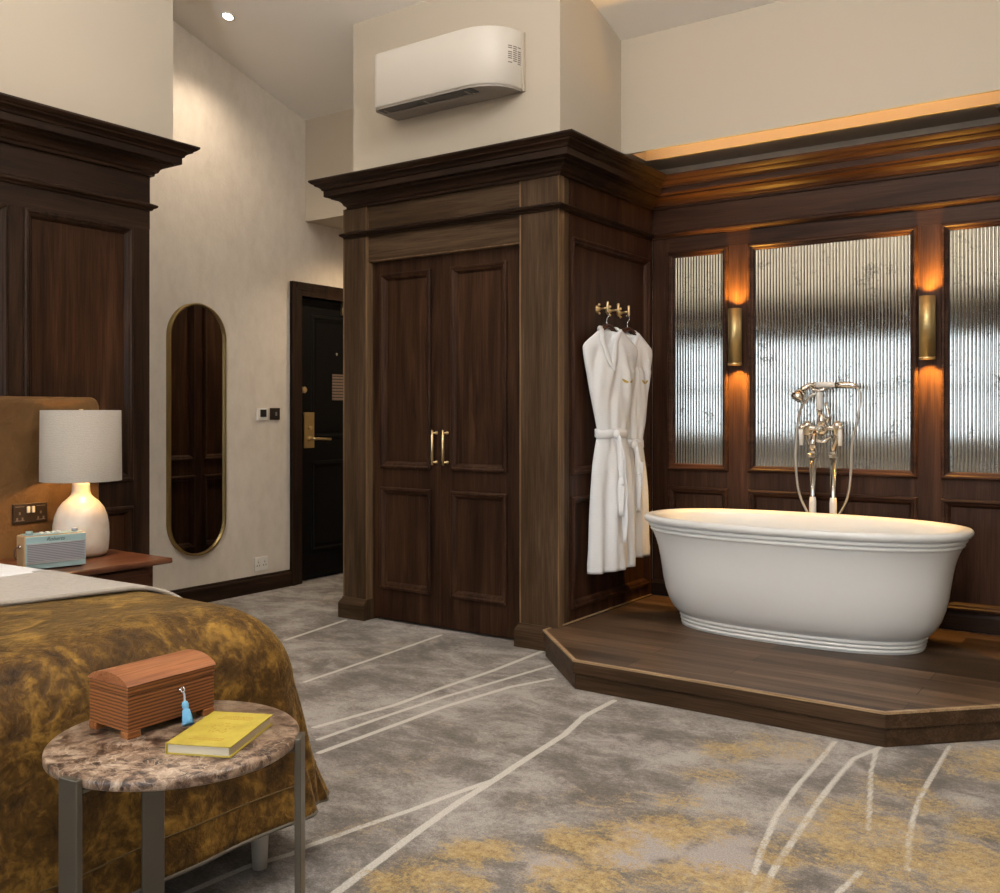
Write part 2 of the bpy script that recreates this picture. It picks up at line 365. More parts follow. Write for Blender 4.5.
GOLD = [(-1.353, 2.316, 0.151, 1), (-1.294, 2.411, 0.171, 1), (-1.23, 2.536, 0.131, 0.9), (-1.147, 2.561, 0.173, 1), (-1.077, 2.651, 0.131, 1), (-1.225, 2.147, 0.212, 1), (-1.055, 2.233, 0.172, 0.9), (-0.977, 2.306, 0.192, 1), (-1.58, 2.013, 0.12, 0.9), (-1.581, 1.906, 0.194, 1), (-1.542, 2.11, 0.144, 1), (-1.452, 1.957, 0.115, 0.9), (-1.518, 2.186, 0.104, 0.8), (-2.145, 2.489, 0.205, 0.55), (-2.222, 2.326, 0.125, 0.5), (-3.288, 3.512, 0.224, 0.5), (-3.681, 3.624, 0.199, 0.4), (-4.419, 4.44, 0.29, 0.5), (-3.217, 3.812, 0.312, 0.5), (-1.267, 3.277, 0.182, 0.9), (-1.243, 3.017, 0.14, 0.8), (-1.227, 2.748, 0.102, 0.9), (-1.429, 2.598, 0.231, 0.6), (-1.619, 2.494, 0.14, 0.5), (-1.923, 2.054, 0.197, 0.6), (-1.976, 1.868, 0.125, 0.5), (-1.11, 3.436, 0.184, 0.85), (-1.17, 3.344, 0.161, 0.8), (-0.754, 2.9, 0.265, 0.9), (-0.761, 2.72, 0.209, 0.9), (-0.446, 2.76, 0.277, 1), (-0.564, 2.834, 0.208, 0.85), (-0.487, 3.675, 0.233, 0.9), (-0.69, 3.255, 0.173, 0.8), (-0.59, 3.163, 0.138, 0.8), (-0.425, 3.087, 0.174, 0.9), (-0.857, 2.383, 0.154, 0.9), (-0.848, 2.557, 0.138, 0.9), (-0.603, 2.699, 0.161, 0.9), (-0.62, 3.493, 0.126, 0.7), (-2.186, 2.196, 0.12, 0.4), (-2.326, 2.876, 0.174, 0.4), (-2.007, 2.89, 0.11, 0.4), (-0.347, 2.756, 0.193, 1), (-0.615, 2.538, 0.153, 0.7)]
PALE = [(-1.187, 2.454, 0.169, 0.8), (-1.205, 2.331, 0.122, 0.8), (-0.983, 2.463, 0.146, 0.8), (-1.326, 2.155, 0.103, 0.8), (-1.08, 3.287, 0.114, 0.6), (-0.976, 2.585, 0.101, 0.6), (-1.024, 2.352, 0.095, 0.6), (-1.645, 3.142, 0.193, 0.5), (-0.842, 3.339, 0.152, 0.4), (-1.445, 2.761, 0.146, 0.4)]
def build_floor():
    gx = np.arange(-4.6, .71, .0125); gy = np.arange(.7, 5.26, .0125)
    X, Y = np.meshgrid(gx, gy, indexing='ij'); nx, ny = X.shape
    line = np.zeros_like(X)
    for li, (w, pts) in enumerate(CARPET_LINES):
        d = np.full_like(X, 9.)
        for (x0,y0),(x1,y1) in zip(pts, pts[1:]):
            dx, dy = x1-x0, y1-y0; t = np.clip(((X-x0)*dx+(Y-y0)*dy)/(dx*dx+dy*dy), 0, 1)
            d = np.minimum(d, np.hypot(X-x0-t*dx, Y-y0-t*dy))
        line = np.maximum(line, (.66 if li > 6 else 1)*np.clip(1.25-d/(w*.74)*.75, 0, 1))
    def blobs(B):
        g = np.zeros_like(X)
        for x, y, r, k in B: g = np.maximum(g, k*np.exp(-((X-x)**2+(Y-y)**2)/(r*r)))
        return g
    gold, pale = blobs(GOLD), blobs(PALE)
    n = nx*ny
    co = np.stack([X, Y, np.zeros_like(X)], 2).reshape(-1, 3)
    i, j = np.meshgrid(np.arange(nx-1), np.arange(ny-1), indexing='ij'); a = (i*ny+j).ravel()
    faces = np.stack([a, a+ny, a+ny+1, a+1], 1)
    # surrounding plain carpet, same surface
    x0, x1, y0, y1 = gx[0], gx[-1], gy[0], gy[-1]
    ext = []
    for (p, q, r, s) in ((-5.3,x0,YB,6.4),(x1,XR,YB,6.4),(x0,x1,YB,y0),(x0,x1,y1,6.4)): ext.append([(p,r,0),(q,r,0),(q,s,0),(p,s,0)])
    ev = np.array([v for e in ext for v in e], float)
    co = np.vstack([co, ev]); ef = np.arange(16).reshape(4,4)+n; faces = np.vstack([faces, ef])
    me = bpy.data.meshes.new('floor'); me.from_pydata(co.tolist(), [], faces.tolist())
    for nm, A in (('line',line),('gold',gold),('pale',pale)):
        at = me.attributes.new(nm, 'FLOAT', 'POINT'); at.data.foreach_set('value', np.concatenate([A.ravel(), np.zeros(16)]).astype(np.float32))
    me.materials.append(CARPET)
    o = bpy.data.objects.new('floor', me); COL.objects.link(o); o['kind'] = 'structure'
build_floor()

# walls
w = MB().box(-5.4,XL,YB,4.75,0,4.4); w.box(-5.4,XL,5.62,6.4,0,2.7); w.box(-5.4,XL,4.75,5.62,2.035,4.4); w.box(-5.4,XL,5.62,6.4,2.6,4.4); w.box(-5.4,-5.3,4.75,5.62,0,2.035)  # last box, behind the door, is added to block light leaking under it
struct('wall_left', w, PAPER)
struct('wall_headboard', MB().box(XL+.001,-4.215,YB,3.10,2.54,4.4), PAINT)
# window wall (behind the camera) with three openings
WIN = [(-4.0,-2.6),(-2.1,-0.7),(-.2,1.0)]; WZ0, WZ1 = .85, 2.22
w = MB().box(XL-.3,XR+.2,YB-.25,YB,0,WZ0); w.box(XL-.3,XR+.2,YB-.25,YB,WZ1,4.5)
ed = [XL-.3]+[e for p in WIN for e in p]+[XR+.2]
for a, b_ in zip(ed[::2], ed[1::2]): w.box(a,b_,YB-.25,YB,WZ0,WZ1)
struct('wall_front', w, PAINT)
struct('wall_right', MB().box(XR,XR+.2,YB,5.4,0,4.5), PAINT)
w = MB().box(-3.92,-2.50,4.13,5.3,2.56,3.62)
struct('wall_above_wardrobe', w, PAINT)
SO = 2.652
w = MB().box(-2.5,-.435,4.79,4.81,SO,3.45)                 # upper wall over the bath, soffit with a light slot behind it
w.box(-2.5,-2.44,4.81,5.3,SO,SO+.05); w.box(-.49,-.435,4.81,5.3,SO,SO+.05); w.box(-2.44,-.49,4.985,5.3,SO,SO+.05)
w.box(-2.5,-.435,4.81,5.3,SO+.16,SO+.19); w.box(-2.44,-.49,4.985,5.005,SO+.05,SO+.16); w.box(-2.46,-2.44,4.81,5.0,SO+.05,SO+.16); w.box(-.49,-.47,4.81,5.0,SO+.05,SO+.16)
struct('wall_above_bath', w, PAINT)
struct('wall_right_cabinet', MB().box(-.435,XR,4.79,5.3,2.60,3.45), PAINT)
w = MB().box(XL,-3.92,4.80,4.9,2.57,3.5); w.box(XL,-3.92,4.9,6.4,2.57,2.67)
struct('wall_corridor', w, PAINT)
w = MB().box(-4.0,XR,5.22,5.35,0,3.4); w.box(-4.0,-3.9,5.35,6.4,0,2.6); w.box(-5.4,-3.9,6.3,6.4,0,2.6)
struct('wall_back', w, PAPER)
def ceil_z(y): return 3.293+(4.79-max(y,1.5))*.306
c = MB(); P = [(-2.4,4.30),(1.5,ceil_z(1.5)),(4.85,3.293-.06*.306)]
c.loft([[(x,y,z) for y,z in P]+[(x,y,z+.12) for y,z in P[::-1]] for x in (-5.4,XR+.2)], smooth=False)
struct('ceiling', c, CEILP)
SK = [(0,0),(.022,0),(.022,.085),(.018,.095),(.010,.100),(.010,.108),(.004,.114),(0,.114)]
struct('baseboard_left', MB().mould(SK, [(XL,2.97),(XL,4.655)]), W_DARK['Y'])
struct('baseboard_corridor', MB().mould(SK, [(XL,5.72),(XL,6.3)]), W_DARK['Y'])

# door in the wallpapered wall
d = struct('door_1', MB().box(-5.115,-5.07,4.752,5.618,.012,2.033), BLACK, bevel=.003)
for i, (z0, z1) in enumerate(((.20,.86),(1.02+.0,1.92))):
    obj('door_panel', MB().frame((-5.07,0,0),(0,1,0),(1,0,0),4.90,5.47,z0,z1,[(0,0),(.004,.006),(.02,.008),(.03,.002),(.045,.0),(.05,0)]), BLACK, d)
f = MB(); o3, a3, n3 = (XL,0,0), (0,1,0), (1,0,0)
for y0, y1 in ((4.652,4.752),(5.618,5.718)): f.pbox(o3,a3,n3,y0,y1,0,2.13,-.10,.018)
f.pbox(o3,a3,n3,4.752,5.618,2.035,2.13,-.10,.018)
for k,(e,h) in enumerate(((0,.030),(.018,.026),(.034,.022))): 
    f.pbox(o3,a3,n3,4.652+e,4.672+e,0,2.13-e,.0,h); f.pbox(o3,a3,n3,5.698-e,5.718-e,0,2.13-e,.0,h); f.pbox(o3,a3,n3,4.672+e,5.698-e,2.11-e,2.13-e,.0,h)
obj('door_frame', f, W_DARK['Z'], d, .002)
h = MB().pbox((-5.07,0,0),a3,n3,4.824,4.925,.955,1.212,0,.012)
hp = obj('lock_plate', h, BRASSD, d, .003)
obj('lock_cylinder', MB().lathe([(.016,0),(.016,.012),(.012,.016),(.001,.016)],(-5.058,4.877,1.10),16,'X'), BRASS, d)
obj('door_handle', MB().tube([(-5.06,4.875,1.022),(-5.02,4.875,1.022),(-5.005,4.885,1.022),(-5.0,4.93,1.022),(-5.0,5.03,1.016)],.010).lathe([(.02,0),(.02,.008),(.013,.012),(.001,.012)],(-5.058,4.875,1.022),16,'X'), BRASS, d)
obj('deadbolt', MB().lathe([(.026,0),(.026,.008),(.018,.014),(.02,.03),(.024,.04),(.018,.048),(.001,.048)],(-5.07,4.80,1.372),20,'X'), BRASS, d)
obj('strike_plate', MB().box(-5.066,-5.045,4.746,4.7525,.99,1.09), BRASSD, d, .001)
obj('hinge', MB().box(-5.07,-5.058,5.205,5.215,1.94,2.03).cyl((-5.055,5.21,1.94),(-5.055,5.21,2.03),.007), BRASS, d)
obj('peephole', MB().lathe([(.012,0),(.012,.005),(.007,.006),(.001,.006)],(-5.07,5.16,1.645),16,'X'), CHROME, d)
nm, nt_, N_, L_, b_ = newmat('notice_paper')
tc = N_.new('ShaderNodeTexCoord'); wv = N_.new('ShaderNodeTexWave'); wv.bands_direction = 'Z'; wv.inputs['Scale'].default_value = 14; wv.inputs['Distortion'].default_value = 1.2; wv.inputs['Detail'].default_value = 3; wv.inputs['Detail Scale'].default_value = 9
L_.new(tc.outputs['Object'], wv.inputs['Vector']); rr = ramp(N_, [(.25,(.05,.035,.03)),(.5,(.22,.16,.125))]); L_.new(wv.outputs['Fac'], rr.inputs['Fac']); L_.new(rr.outputs['Color'], b_.inputs['Base Color'])
obj('fire_notice', MB().box(-5.07,-5.066,5.115,5.40,1.30,1.495), nm, d)

# windows behind the camera
for k, (a, b2) in enumerate(WIN):
    fr = MB(); y0, y1 = YB-.16, YB-.10
    for x0, x1 in ((a,a+.06),(b2-.06,b2),((a+b2)/2-.03,(a+b2)/2+.03)): fr.box(x0,x1,y0,y1,WZ0,WZ1)
    for z0, z1 in ((WZ0,WZ0+.07),(WZ1-.06,WZ1),(1.50,1.55)): fr.box(a,b2,y0,y1,z0,z1)
    wo = struct('window_%d' % (k+1), fr, simple('window_white_%d' % k,(.7,.68,.64),.4), bevel=.003)
    sl = MB().box(a-.05,b2+.05,YB-.1,YB+.08,WZ0-.04,WZ0); obj('window_sill', sl, PAINT, wo, .004)
    p = light('AREA','window_daylight',((a+b2)/2,YB-.2,(WZ0+WZ1)/2),1,(1,1,1),shape='RECTANGLE',size=b2-a,size_y=WZ1-WZ0,aim=((a+b2)/2,0,(WZ0+WZ1)/2))
    p.data.cycles.is_portal = True

# ================================================================== joinery
CORN = [(0,2.405),(.014,2.405),(.017,2.418),(.028,2.424),(.034,2.438),(.050,2.452),(.072,2.459),(.080,2.460),(.080,2.468),(.108,2.472),(.110,2.474),(.110,2.506),(.118,2.508),(.122,2.518),(.132,2.526),(.147,2.532),(.150,2.539),(.160,2.544),(.170,2.553),(.173,2.556),(.173,2.565),(0,2.565)]
RAIL = [(0,2.232),(.010,2.232),(.014,2.240),(.026,2.246),(.030,2.252),(.030,2.258),(.020,2.263),(.008,2.268),(0,2.268)]
PMO = [(0,0),(.0,.012),(.006,.017),(.014,.017),(.020,.010),(.028,.008),(.034,.002),(.040,-.008),(.042,-.012)]   # bolection panel moulding

def panelled_face(mb_frame, mb_mould, mb_panel, o, a, n, x0, x1, z0, z1, holes, th=.02):
    """frame with rectangular holes (x0,x1,z0,z1), moulding round each hole, recessed panel behind"""
    xs = sorted({x0,x1,*[h[0] for h in holes],*[h[1] for h in holes]}); zs = sorted({z0,z1,*[h[2] for h in holes],*[h[3] for h in holes]})
    ins = lambda x, z: any(h[0]<x<h[1] and h[2]<z<h[3] for h in holes)
    # vertical stiles full height first, rails between
    for i in range(len(xs)-1):
        run = None
        for j in range(len(zs)-1):
            solid = not ins((xs[i]+xs[i+1])/2,(zs[j]+zs[j+1])/2)
            if solid: run = (run[0], zs[j+1]) if run else (zs[j], zs[j+1])
            if (not solid or j == len(zs)-2) and run:
                mb_frame.pbox(o,a,n,xs[i],xs[i+1],run[0],run[1],-th,0); run = None
    for hx0,hx1,hz0,hz1 in holes:
        mb_mould.frame(o,a,n,hx0-.008,hx1+.008,hz0-.008,hz1+.008,PMO)
        if mb_panel is not None: mb_panel.pbox(o,a,n,hx0-.001,hx1+.001,hz0-.001,hz1+.001,-th-.002,-.010)

# ---- wardrobe
WX0, WX1, WY = -3.99, -2.50, 4.12
wd = thing('wardrobe','tall dark walnut wardrobe with panelled double doors and deep cornice','wardrobe',(-3.245,4.65,0))
obj('carcass', MB().box(-3.965,-2.53,4.225,5.18,0.0,2.56), W_DARK['Z'], wd)
for nm, x0, x1 in (('left',WX0,-3.805),('right',-2.737,WX1)):
    p = obj('pilaster', MB().box(x0,x1,WY,4.22,0,2.41), W_PIL['Z'], wd, .003)
    e = MB()
    for xx in (x0,x1-.010): e.box(xx-.0015 if xx == x0 else xx+.003,xx+.0075 if xx == x0 else xx+.0115,WY-.0015,WY+.05,.12,2.409)
    obj('edge_band', e, W_EDGE, p, .001, label='paler veneer edge')
    ba = MB(); pr = [(0,0),(.022,0),(.022,.085),(.016,.098),(.006,.112),(.004,.122),(0,.122)]
    ba.mould(pr,[(x0,4.21),(x0,WY),(x1,WY)] if nm=='left' else [(x0,4.19),(x0,WY),(x1,WY),(x1,4.15)])
    obj('pilaster_base', ba, W_PIL['X'], p)
hd = MB().box(-3.806,-2.735,4.135,4.22,2.092,2.41)
obj('frieze', hd, W_PIL['X'], wd, .002)
obj('cornice', MB().mould(CORN,[(WX0+.05,5.19),(WX0+.05,WY+.005),(WX1,WY+.005),(WX1,5.18)]), W_DARK['X'], wd, label='deep stepped dark cornice')
obj('rail_moulding', MB().mould(RAIL,[(WX0+.02,5.19),(WX0+.02,WY),(WX1,WY),(WX1,5.165)]), W_DARK['X'], wd)
obj('light_gap', MB().box(-3.806,-2.735,4.138,4.20,2.086,2.0925), W_EDGE, wd)
for k, (x0, x1, hx, pn) in enumerate(((-3.812,-3.302,-3.368,(-3.742,-3.382)),(-3.298,-2.745,-3.289+.052,(-3.226,-2.866)))):
    o, a, n = (0,4.185,0), (1,0,0), (0,-1,0)
    hx = (-3.366,-3.287+.05)[k]
    m1, m2, m3 = MB(), MB(), MB()
    panelled_face(m1,m2,m3,o,a,n,x0,x1,.012,2.088,[(pn[0],pn[1],.195,.768),(pn[0],pn[1],.895,2.005)],.03)
    dr = obj('door', m1, W_DOOR['Z'], wd, .0015)
    obj('panel_moulding', m2, W_DOOR['Z'], dr); obj('door_panel', m3, W_DOOR['Z'], dr)
    hx = (-3.338,-3.262)[k]
    hb = MB().tube([(hx,4.145,.917),(hx,4.145,.94),(hx,4.145,.942),(hx,4.145,1.085),(hx,4.145,1.087),(hx,4.145,1.11)],[.006,.006,.0085,.0085,.006,.006])
    for z in (.932,1.095): hb.tube([(hx,4.186,z),(hx,4.18,z),(hx,4.178,z),(hx,4.145,z)],[.010,.010,.0055,.0055])
    obj('handle', hb, BRASS, dr, label='slim brass bar handle')
# right side (faces the bath)
m1, m2, m3 = MB(), MB(), MB()
o, a, n = (WX1,0,0), (0,1,0), (1,0,0)
panelled_face(m1,m2,m3,o,a,n,4.222,5.185,0.0,2.41,[(4.245,5.125,.205,.765),(4.245,5.125,.895,2.105)],.02)
sp = obj('side_panel', m1, W_BATH['Z'], wd, .0015); obj('panel_moulding', m2, W_BATH['Z'], sp); obj('panel_board', m3, W_BATH['Z'], sp)
# left side (seen in the mirror)
m1, m2, m3 = MB(), MB(), MB()
o, a, n = (WX0,0,0), (0,1,0), (-1,0,0)
panelled_face(m1,m2,m3,o,a,n,4.221,5.185,0.0,2.41,[(4.26,4.60,.2,.73),(4.70,5.12,.2,.73),(4.26,4.60,.86,2.1),(4.70,5.12,.86,2.1)],.02)
sp = obj('side_panel', m1, W_DOOR['Z'], wd, .0015); obj('panel_moulding', m2, W_DOOR['Z'], sp); obj('panel_board', m3, W_DOOR['Z'], sp)

# ---- bath wall panelling with reeded glass
bp_ = thing('wood_panelling','walnut wall panelling with three reeded mirror panes behind the bathtub','panelling',(-1.4675,PY,.13))
m1, m2, m3, m4 = MB(), MB(), MB(), MB()
o, a, n = (0,PY-.005,0), (1,0,0), (0,-1,0)
COLS = [(-2.385,-2.035),(-1.900,-1.033),(-.905,-.545)]
low = [(x0,x1,.235,.770) for x0,x1 in COLS]; up = [(x0,x1,.885,2.140) for x0,x1 in COLS]
panelled_face(m1,m2,m3,o,a,n,-2.498,-.437,.131,2.41,low,.022)
m1b, m2b = MB(), MB()
m1 = MB(); panelled_face(m1,m2b,None,o,a,n,-2.498,-.437,.131,2.41,low+up,.022)
# mouldings: lower from m2 (low only), upper glazed frames wider
obj('panelling_frame', m1, W_BATH['Z'], bp_, .0015)
GM = [(0,0),(0,.014),(.008,.022),(.016,.022),(.022,.014),(.032,.011),(.036,.004),(.038,-.012)]
for h in low:
    q = obj('lower_panel', MB().pbox(o,a,n,h[0]-.001,h[1]+.001,h[2]-.001,h[3]+.001,-.024,-.010), W_BATH['Z'], bp_)
    obj('panel_moulding', MB().frame(o,a,n,h[0]-.008,h[1]+.008,h[2]-.008,h[3]+.008,PMO), W_BATH['X'], q)
for h in up:
    x0, x1 = h[0]+.024, h[1]-.024; pitch = .0172; nr = max(1, round((x1-x0)/pitch)); pitch = (x1-x0)/nr; K = 8
    row = []
    for i in range(nr):
        for k in range(K):
            t = k/K; row.append((x0+(i+t)*pitch, PY+.004-.0042*math.sqrt(max(0,1-(2*t-1)**2))*1.0))
    row.append((x1, PY+.004))
    g = MB(); vs = [(x,y,z) for z in (h[2]+.02,h[3]-.02) for x,y in row]; R = len(row)
    g.add(vs,[(i,i+1,R+i+1,R+i) for i in range(R-1)],True)
    for e in (0,R-1): pass
    gl = obj('mirror_pane', g, REED, bp_, label='antiqued reeded mirror glass')
    obj('pane_moulding', MB().frame(o,a,n,h[0]-.010,h[1]+.010,h[2]-.010,h[3]+.010,GM), W_BATH['X'], gl)
obj('cornice', MB().mould(CORN,[(-2.498,PY-.004),(-.437,PY-.004)]), W_BATH['X'], bp_)
obj('rail_moulding', MB().mould(RAIL,[(-2.498,PY-.006),(-.437,PY-.006)]), W_BATH['X'], bp_)
obj('frieze', MB().box(-2.498,-.437,PY-.0065,PY-.004,2.268,2.408), W_BATH['X'], bp_); obj('head_rail', MB().box(-2.388,-.542,PY-.0062,PY-.004,2.151,2.233), W_BATH['X'], bp_)
obj('skirting', MB().mould([(0,.13),(.015,.13),(.015,.200),(.010,.212),(.004,.220),(0,.220)],[(-2.498,PY-.006),(-.437,PY-.006)]), W_DARK['X'], bp_)

# ---- matching cabinet at the right end of the alcove
rc = thing('cabinet','dark walnut cabinet closing the alcove right of the bathtub, only its cornice tip showing','cabinet',(.3,5.0,0))
obj('carcass', MB().box(-.41,1.3,4.93,5.18,0,2.55), W_DARK['Z'], rc)
m1, m2, m3 = MB(), MB(), MB()
panelled_face(m1,m2,m3,(-.435,0,0),(0,1,0),(-1,0,0),4.895,5.185,0,2.41,[(4.96,5.10,.205,.765),(4.96,5.10,.895,2.105)],.02)
sp = obj('side_panel', m1, W_BATH['Z'], rc, .0015); obj('panel_moulding', m2, W_BATH['Z'], sp); obj('panel_board', m3, W_BATH['Z'], sp)
m1, m2, m3 = MB(), MB(), MB()
panelled_face(m1,m2,m3,(0,4.895,0),(1,0,0),(0,-1,0),-.434,1.3,0,2.41,[(-.25,.4,.205,.765),(.5,1.15,.205,.765),(-.25,.4,.895,2.0),(.5,1.15,.895,2.0)],.02)
sp = obj('front_panel', m1, W_DOOR['Z'], rc, .0015); obj('panel_moulding', m2, W_DOOR['Z'], sp); obj('panel_board', m3, W_DOOR['Z'], sp)
obj('cornice', MB().mould(CORN,[(-.435,5.01),(-.435,4.90),(1.3,4.90)]), W_DARK['X'], rc)
obj('rail_moulding', MB().mould(RAIL,[(-.435,5.15),(-.435,4.895),(1.3,4.895)]), W_DARK['X'], rc)

# ---- headboard wall panelling
HX = -4.23
hp_ = thing('wood_panelling','tall dark walnut panelling with cornice behind the bed headboard','panelling',(HX,1.5,0))
m1, m2, m3 = MB(), MB(), MB()
cols = [(2.325,2.865),(1.05,2.235),(-.2,.96),(-1.9,-.3)]
panelled_face(m1,m2,m3,(HX,0,0),(0,1,0),(1,0,0),YB+.02,2.972,0.0,2.41,[(c0,c1,z0,z1) for c0,c1 in cols for z0,z1 in ((.2,.735),(.875,2.125))],.02)
obj('panelling_frame', m1, W_DARK['Z'], hp_, .0015); obj('panel_moulding', m2, W_DARK['Z'], hp_)
for c0,c1 in cols[:2]:
    for z0,z1 in ((.2,.735),(.875,2.125)):
        obj('panel_board', MB().pbox((HX,0,0),(0,1,0),(1,0,0),c0-.001,c1+.001,z0-.001,z1+.001,-.022,-.010), W_DOOR['Z'], hp_)
obj('frieze', MB().box(HX-.01,HX+.0015,YB+.021,2.9725,2.268,2.408), W_DARK['Y'], hp_); obj('head_rail', MB().box(HX-.01,HX+.0012,YB+.021,2.9722,2.135,2.233), W_DARK['Y'], hp_)
obj('backing', MB().box(XL+.002,HX-.024,YB+.02,2.970,0,2.41), W_DARK['Z'], hp_)
obj('cornice', MB().mould(CORN,[(HX+.005,YB+.02),(HX+.005,2.972),(XL+.003,2.972)]), W_DARK['Y'], hp_)
obj('rail_moulding', MB().mould(RAIL,[(HX,YB+.02),(HX,2.972),(XL+.003,2.972)]), W_DARK['Y'], hp_)
# ---- pelmet over the windows (behind the camera, mirrored in the reeded glass)
pl = thing('window_pelmet','dark walnut pelmet running above the windows opposite the bathtub','pelmet',(-1,YB,2.2))
obj('board', MB().box(-4.2,XR-.01,YB+.001,YB+.05,2.2,2.45), W_DARK['X'], pl)
obj('cornice', MB().mould(CORN,[(XR-.01,YB+.05),(-4.05,YB+.05)]), W_DARK['X'], pl)

# ---- bath platform
PZ = .13
ppoly = [(-2.492,5.172),(-2.492,4.095),(-2.53,4.075),(-2.53,4.015),(-2.115,3.600),(-.820,3.600),(-.405,4.015),(-.405,4.865),(-.443,4.90),(-.443,5.172)]
pf = thing('bath_platform','raised walnut plank platform with chamfered corners under the bathtub','platform',(-1.4675,4.4,0))
def inset(poly, d):
    P = [Vector(p) for p in poly]; out = []
    for i in range(len(P)):
        d0 = (P[i]-P[i-1]).normalized(); d1 = (P[(i+1)%len(P)]-P[i]).normalized()
        n0 = Vector((-d0.y,d0.x)); n1 = Vector((-d1.y,d1.x)); m = n0+n1; m = m/max(m.dot(n0),.3); out.append(tuple(P[i]+m*d))
    return out
obj('riser', MB().prism(inset(ppoly,.012),0.001,.070), W_STEP, pf, .002)
obj('nosing', MB().prism(inset(ppoly,.001),.070,PZ-.003), W_STEP, pf, .003)
obj('deck', MB().prism(inset(ppoly,.014),PZ-.003,PZ), W_DECK, pf)
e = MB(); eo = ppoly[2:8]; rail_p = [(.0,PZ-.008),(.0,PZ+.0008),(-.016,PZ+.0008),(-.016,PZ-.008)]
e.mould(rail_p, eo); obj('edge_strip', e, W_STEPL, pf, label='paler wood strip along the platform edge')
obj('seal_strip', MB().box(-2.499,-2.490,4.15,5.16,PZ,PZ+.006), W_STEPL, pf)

# ---- bathtub
TX, TY = -1.47, 4.655
def sell(a, b, n, z, N=96):
    r = []
    for k in range(N):
        t = 2*PI*k/N; c, s_ = math.cos(t), math.sin(t)
        r.append((TX+a*math.copysign(abs(c)**(2/n),c), TY+b*math.copysign(abs(s_)**(2/n),s_), z))
    return r
def ab(a): a = a*.985; return a, .400-(.778-a)*.66
tubt = thing('bathtub','white freestanding oval bathtub with ribbed rim on the wooden platform','bathtub',(TX,TY,PZ))
prof = [(.575,PZ+.001),(.588,PZ+.001)]
for k in range(3):
    z0 = PZ+.003+k*.0185; base = .590+k*.004
    for t in (0,.15,.5,.85,1.0): prof.append((base-.010+.012*math.sin(PI*t)**.6, z0+.0185*t))
prof += [(.590,.190),(.612,.200),(.637,.224),(.658,.262),(.675,.310),(.688,.365),(.696,.42),(.704,.47),(.714,.52),(.724,.552),(.734,.578),(.744,.598)]
DZ = -.010
for k in range(2):
    z0 = .6015+k*.0215; base = .753+k*.011
    for t in (0,.12,.5,.88,1.0): prof.append((base-.008+.012*math.sin(PI*t)**.6, z0+.0215*t))
prof += [(.770,.645),(.781,.650),(.788,.658),(.7905,.667),(.788,.676),(.781,.682),(.765,.685),(.745,.683),(.728,.676)]
prof += [(.715,.662),(.700,.60),(.675,.48),(.64,.36),(.58,.28),(.45,.25),(.2,.245),(.02,.244)]
rings = []
for a_, z_ in prof:
    A, B = ab(a_); nn = 2.42 if z_ > .2 else 2.5
    if a_ < .5: B = max(.2*a_/.45,.01)
    rings.append(sell(A,B,nn,z_))
obj('shell', MB().loft(rings), TUBW, tubt)
obj('drain', MB().lathe([(.035,0),(.035,.004),(.02,.006),(.001,.006)],(TX,TY,.246),20), NICKEL, tubt)

# ---- floor standing bath tap
FX, FY = -1.475, 5.105
tp = thing('bath_tap','polished nickel floor standing bath mixer with handset and hose behind the bathtub','tap',(FX,FY,PZ))
for dx in (-.053,.053):
    q = obj('standpipe', MB().tube([(FX+dx,FY,PZ),(FX+dx,FY,.985)],.0160,16).lathe([(.034,0),(.034,.008),(.02,.014),(.0135,.014)],(FX+dx,FY,PZ),20), NICKD, tp)
    obj('pipe_sleeve', MB().lathe([(.016,0),(.019,.01),(.019,.12),(.016,.15)],(FX+dx,FY,.612),16), PORC, q, label='pale sleeve on the pipe')
    obj('union_nut', MB().lathe([(.0135,0),(.024,.006),(.024,.022),(.018,.028),(.015,.04)],(FX+dx,FY,.965),8,smooth=False), NICKEL, q)
bd = MB()
for sx in (-1,1):
    bd.tube([(FX+sx*.053,FY,1.0),(FX+sx*.056,FY-.004,1.03),(FX+sx*.068,FY-.01,1.06),(FX+sx*.078,FY-.012,1.10),(FX+sx*.078,FY-.012,1.135)],[.015,.016,.018,.02,.022],14)
    bd.lathe([(.018,0),(.026,.008),(.026,.05),(.03,.058),(.022,.07),(.012,.078),(.001,.08)],(FX+sx*.078,FY-.012,1.085),18)
bd.tube([(FX-.098,FY-.012,1.128),(FX-.07,FY-.012,1.128),(FX-.04,FY-.015,1.125),(FX+.04,FY-.015,1.125),(FX+.07,FY-.012,1.128),(FX+.098,FY-.012,1.128)],[.017,.021,.014,.014,.021,.017],14)
bd.sphere((FX,FY-.02,1.120),.034,18,(1,1,1.1)); bd.lathe([(.026,0),(.022,.02),(.026,.03),(.018,.045),(.014,.06)],(FX,FY-.02,1.14),16)
bd.tube([(FX+.02,FY-.02,1.15),(FX+.036,FY-.02,1.19),(FX+.03,FY-.02,1.22),(FX+.018,FY-.02,1.26)],[.012,.011,.009,.009],10)
obj('mixer_body', bd, NICKEL, tp)
spo = MB().tube([(FX,FY-.03,1.12),(FX,FY-.08,1.125),(FX,FY-.14,1.10),(FX,FY-.175,1.06),(FX,FY-.18,1.025)],[.019,.018,.017,.017,.02],16)
spo.tube([(FX-.05,FY-.02,1.085),(FX-.02,FY-.05,1.06),(FX+.02,FY-.05,1.055),(FX+.05,FY-.02,1.085)],.010)
obj('spout', spo, NICKEL, tp)
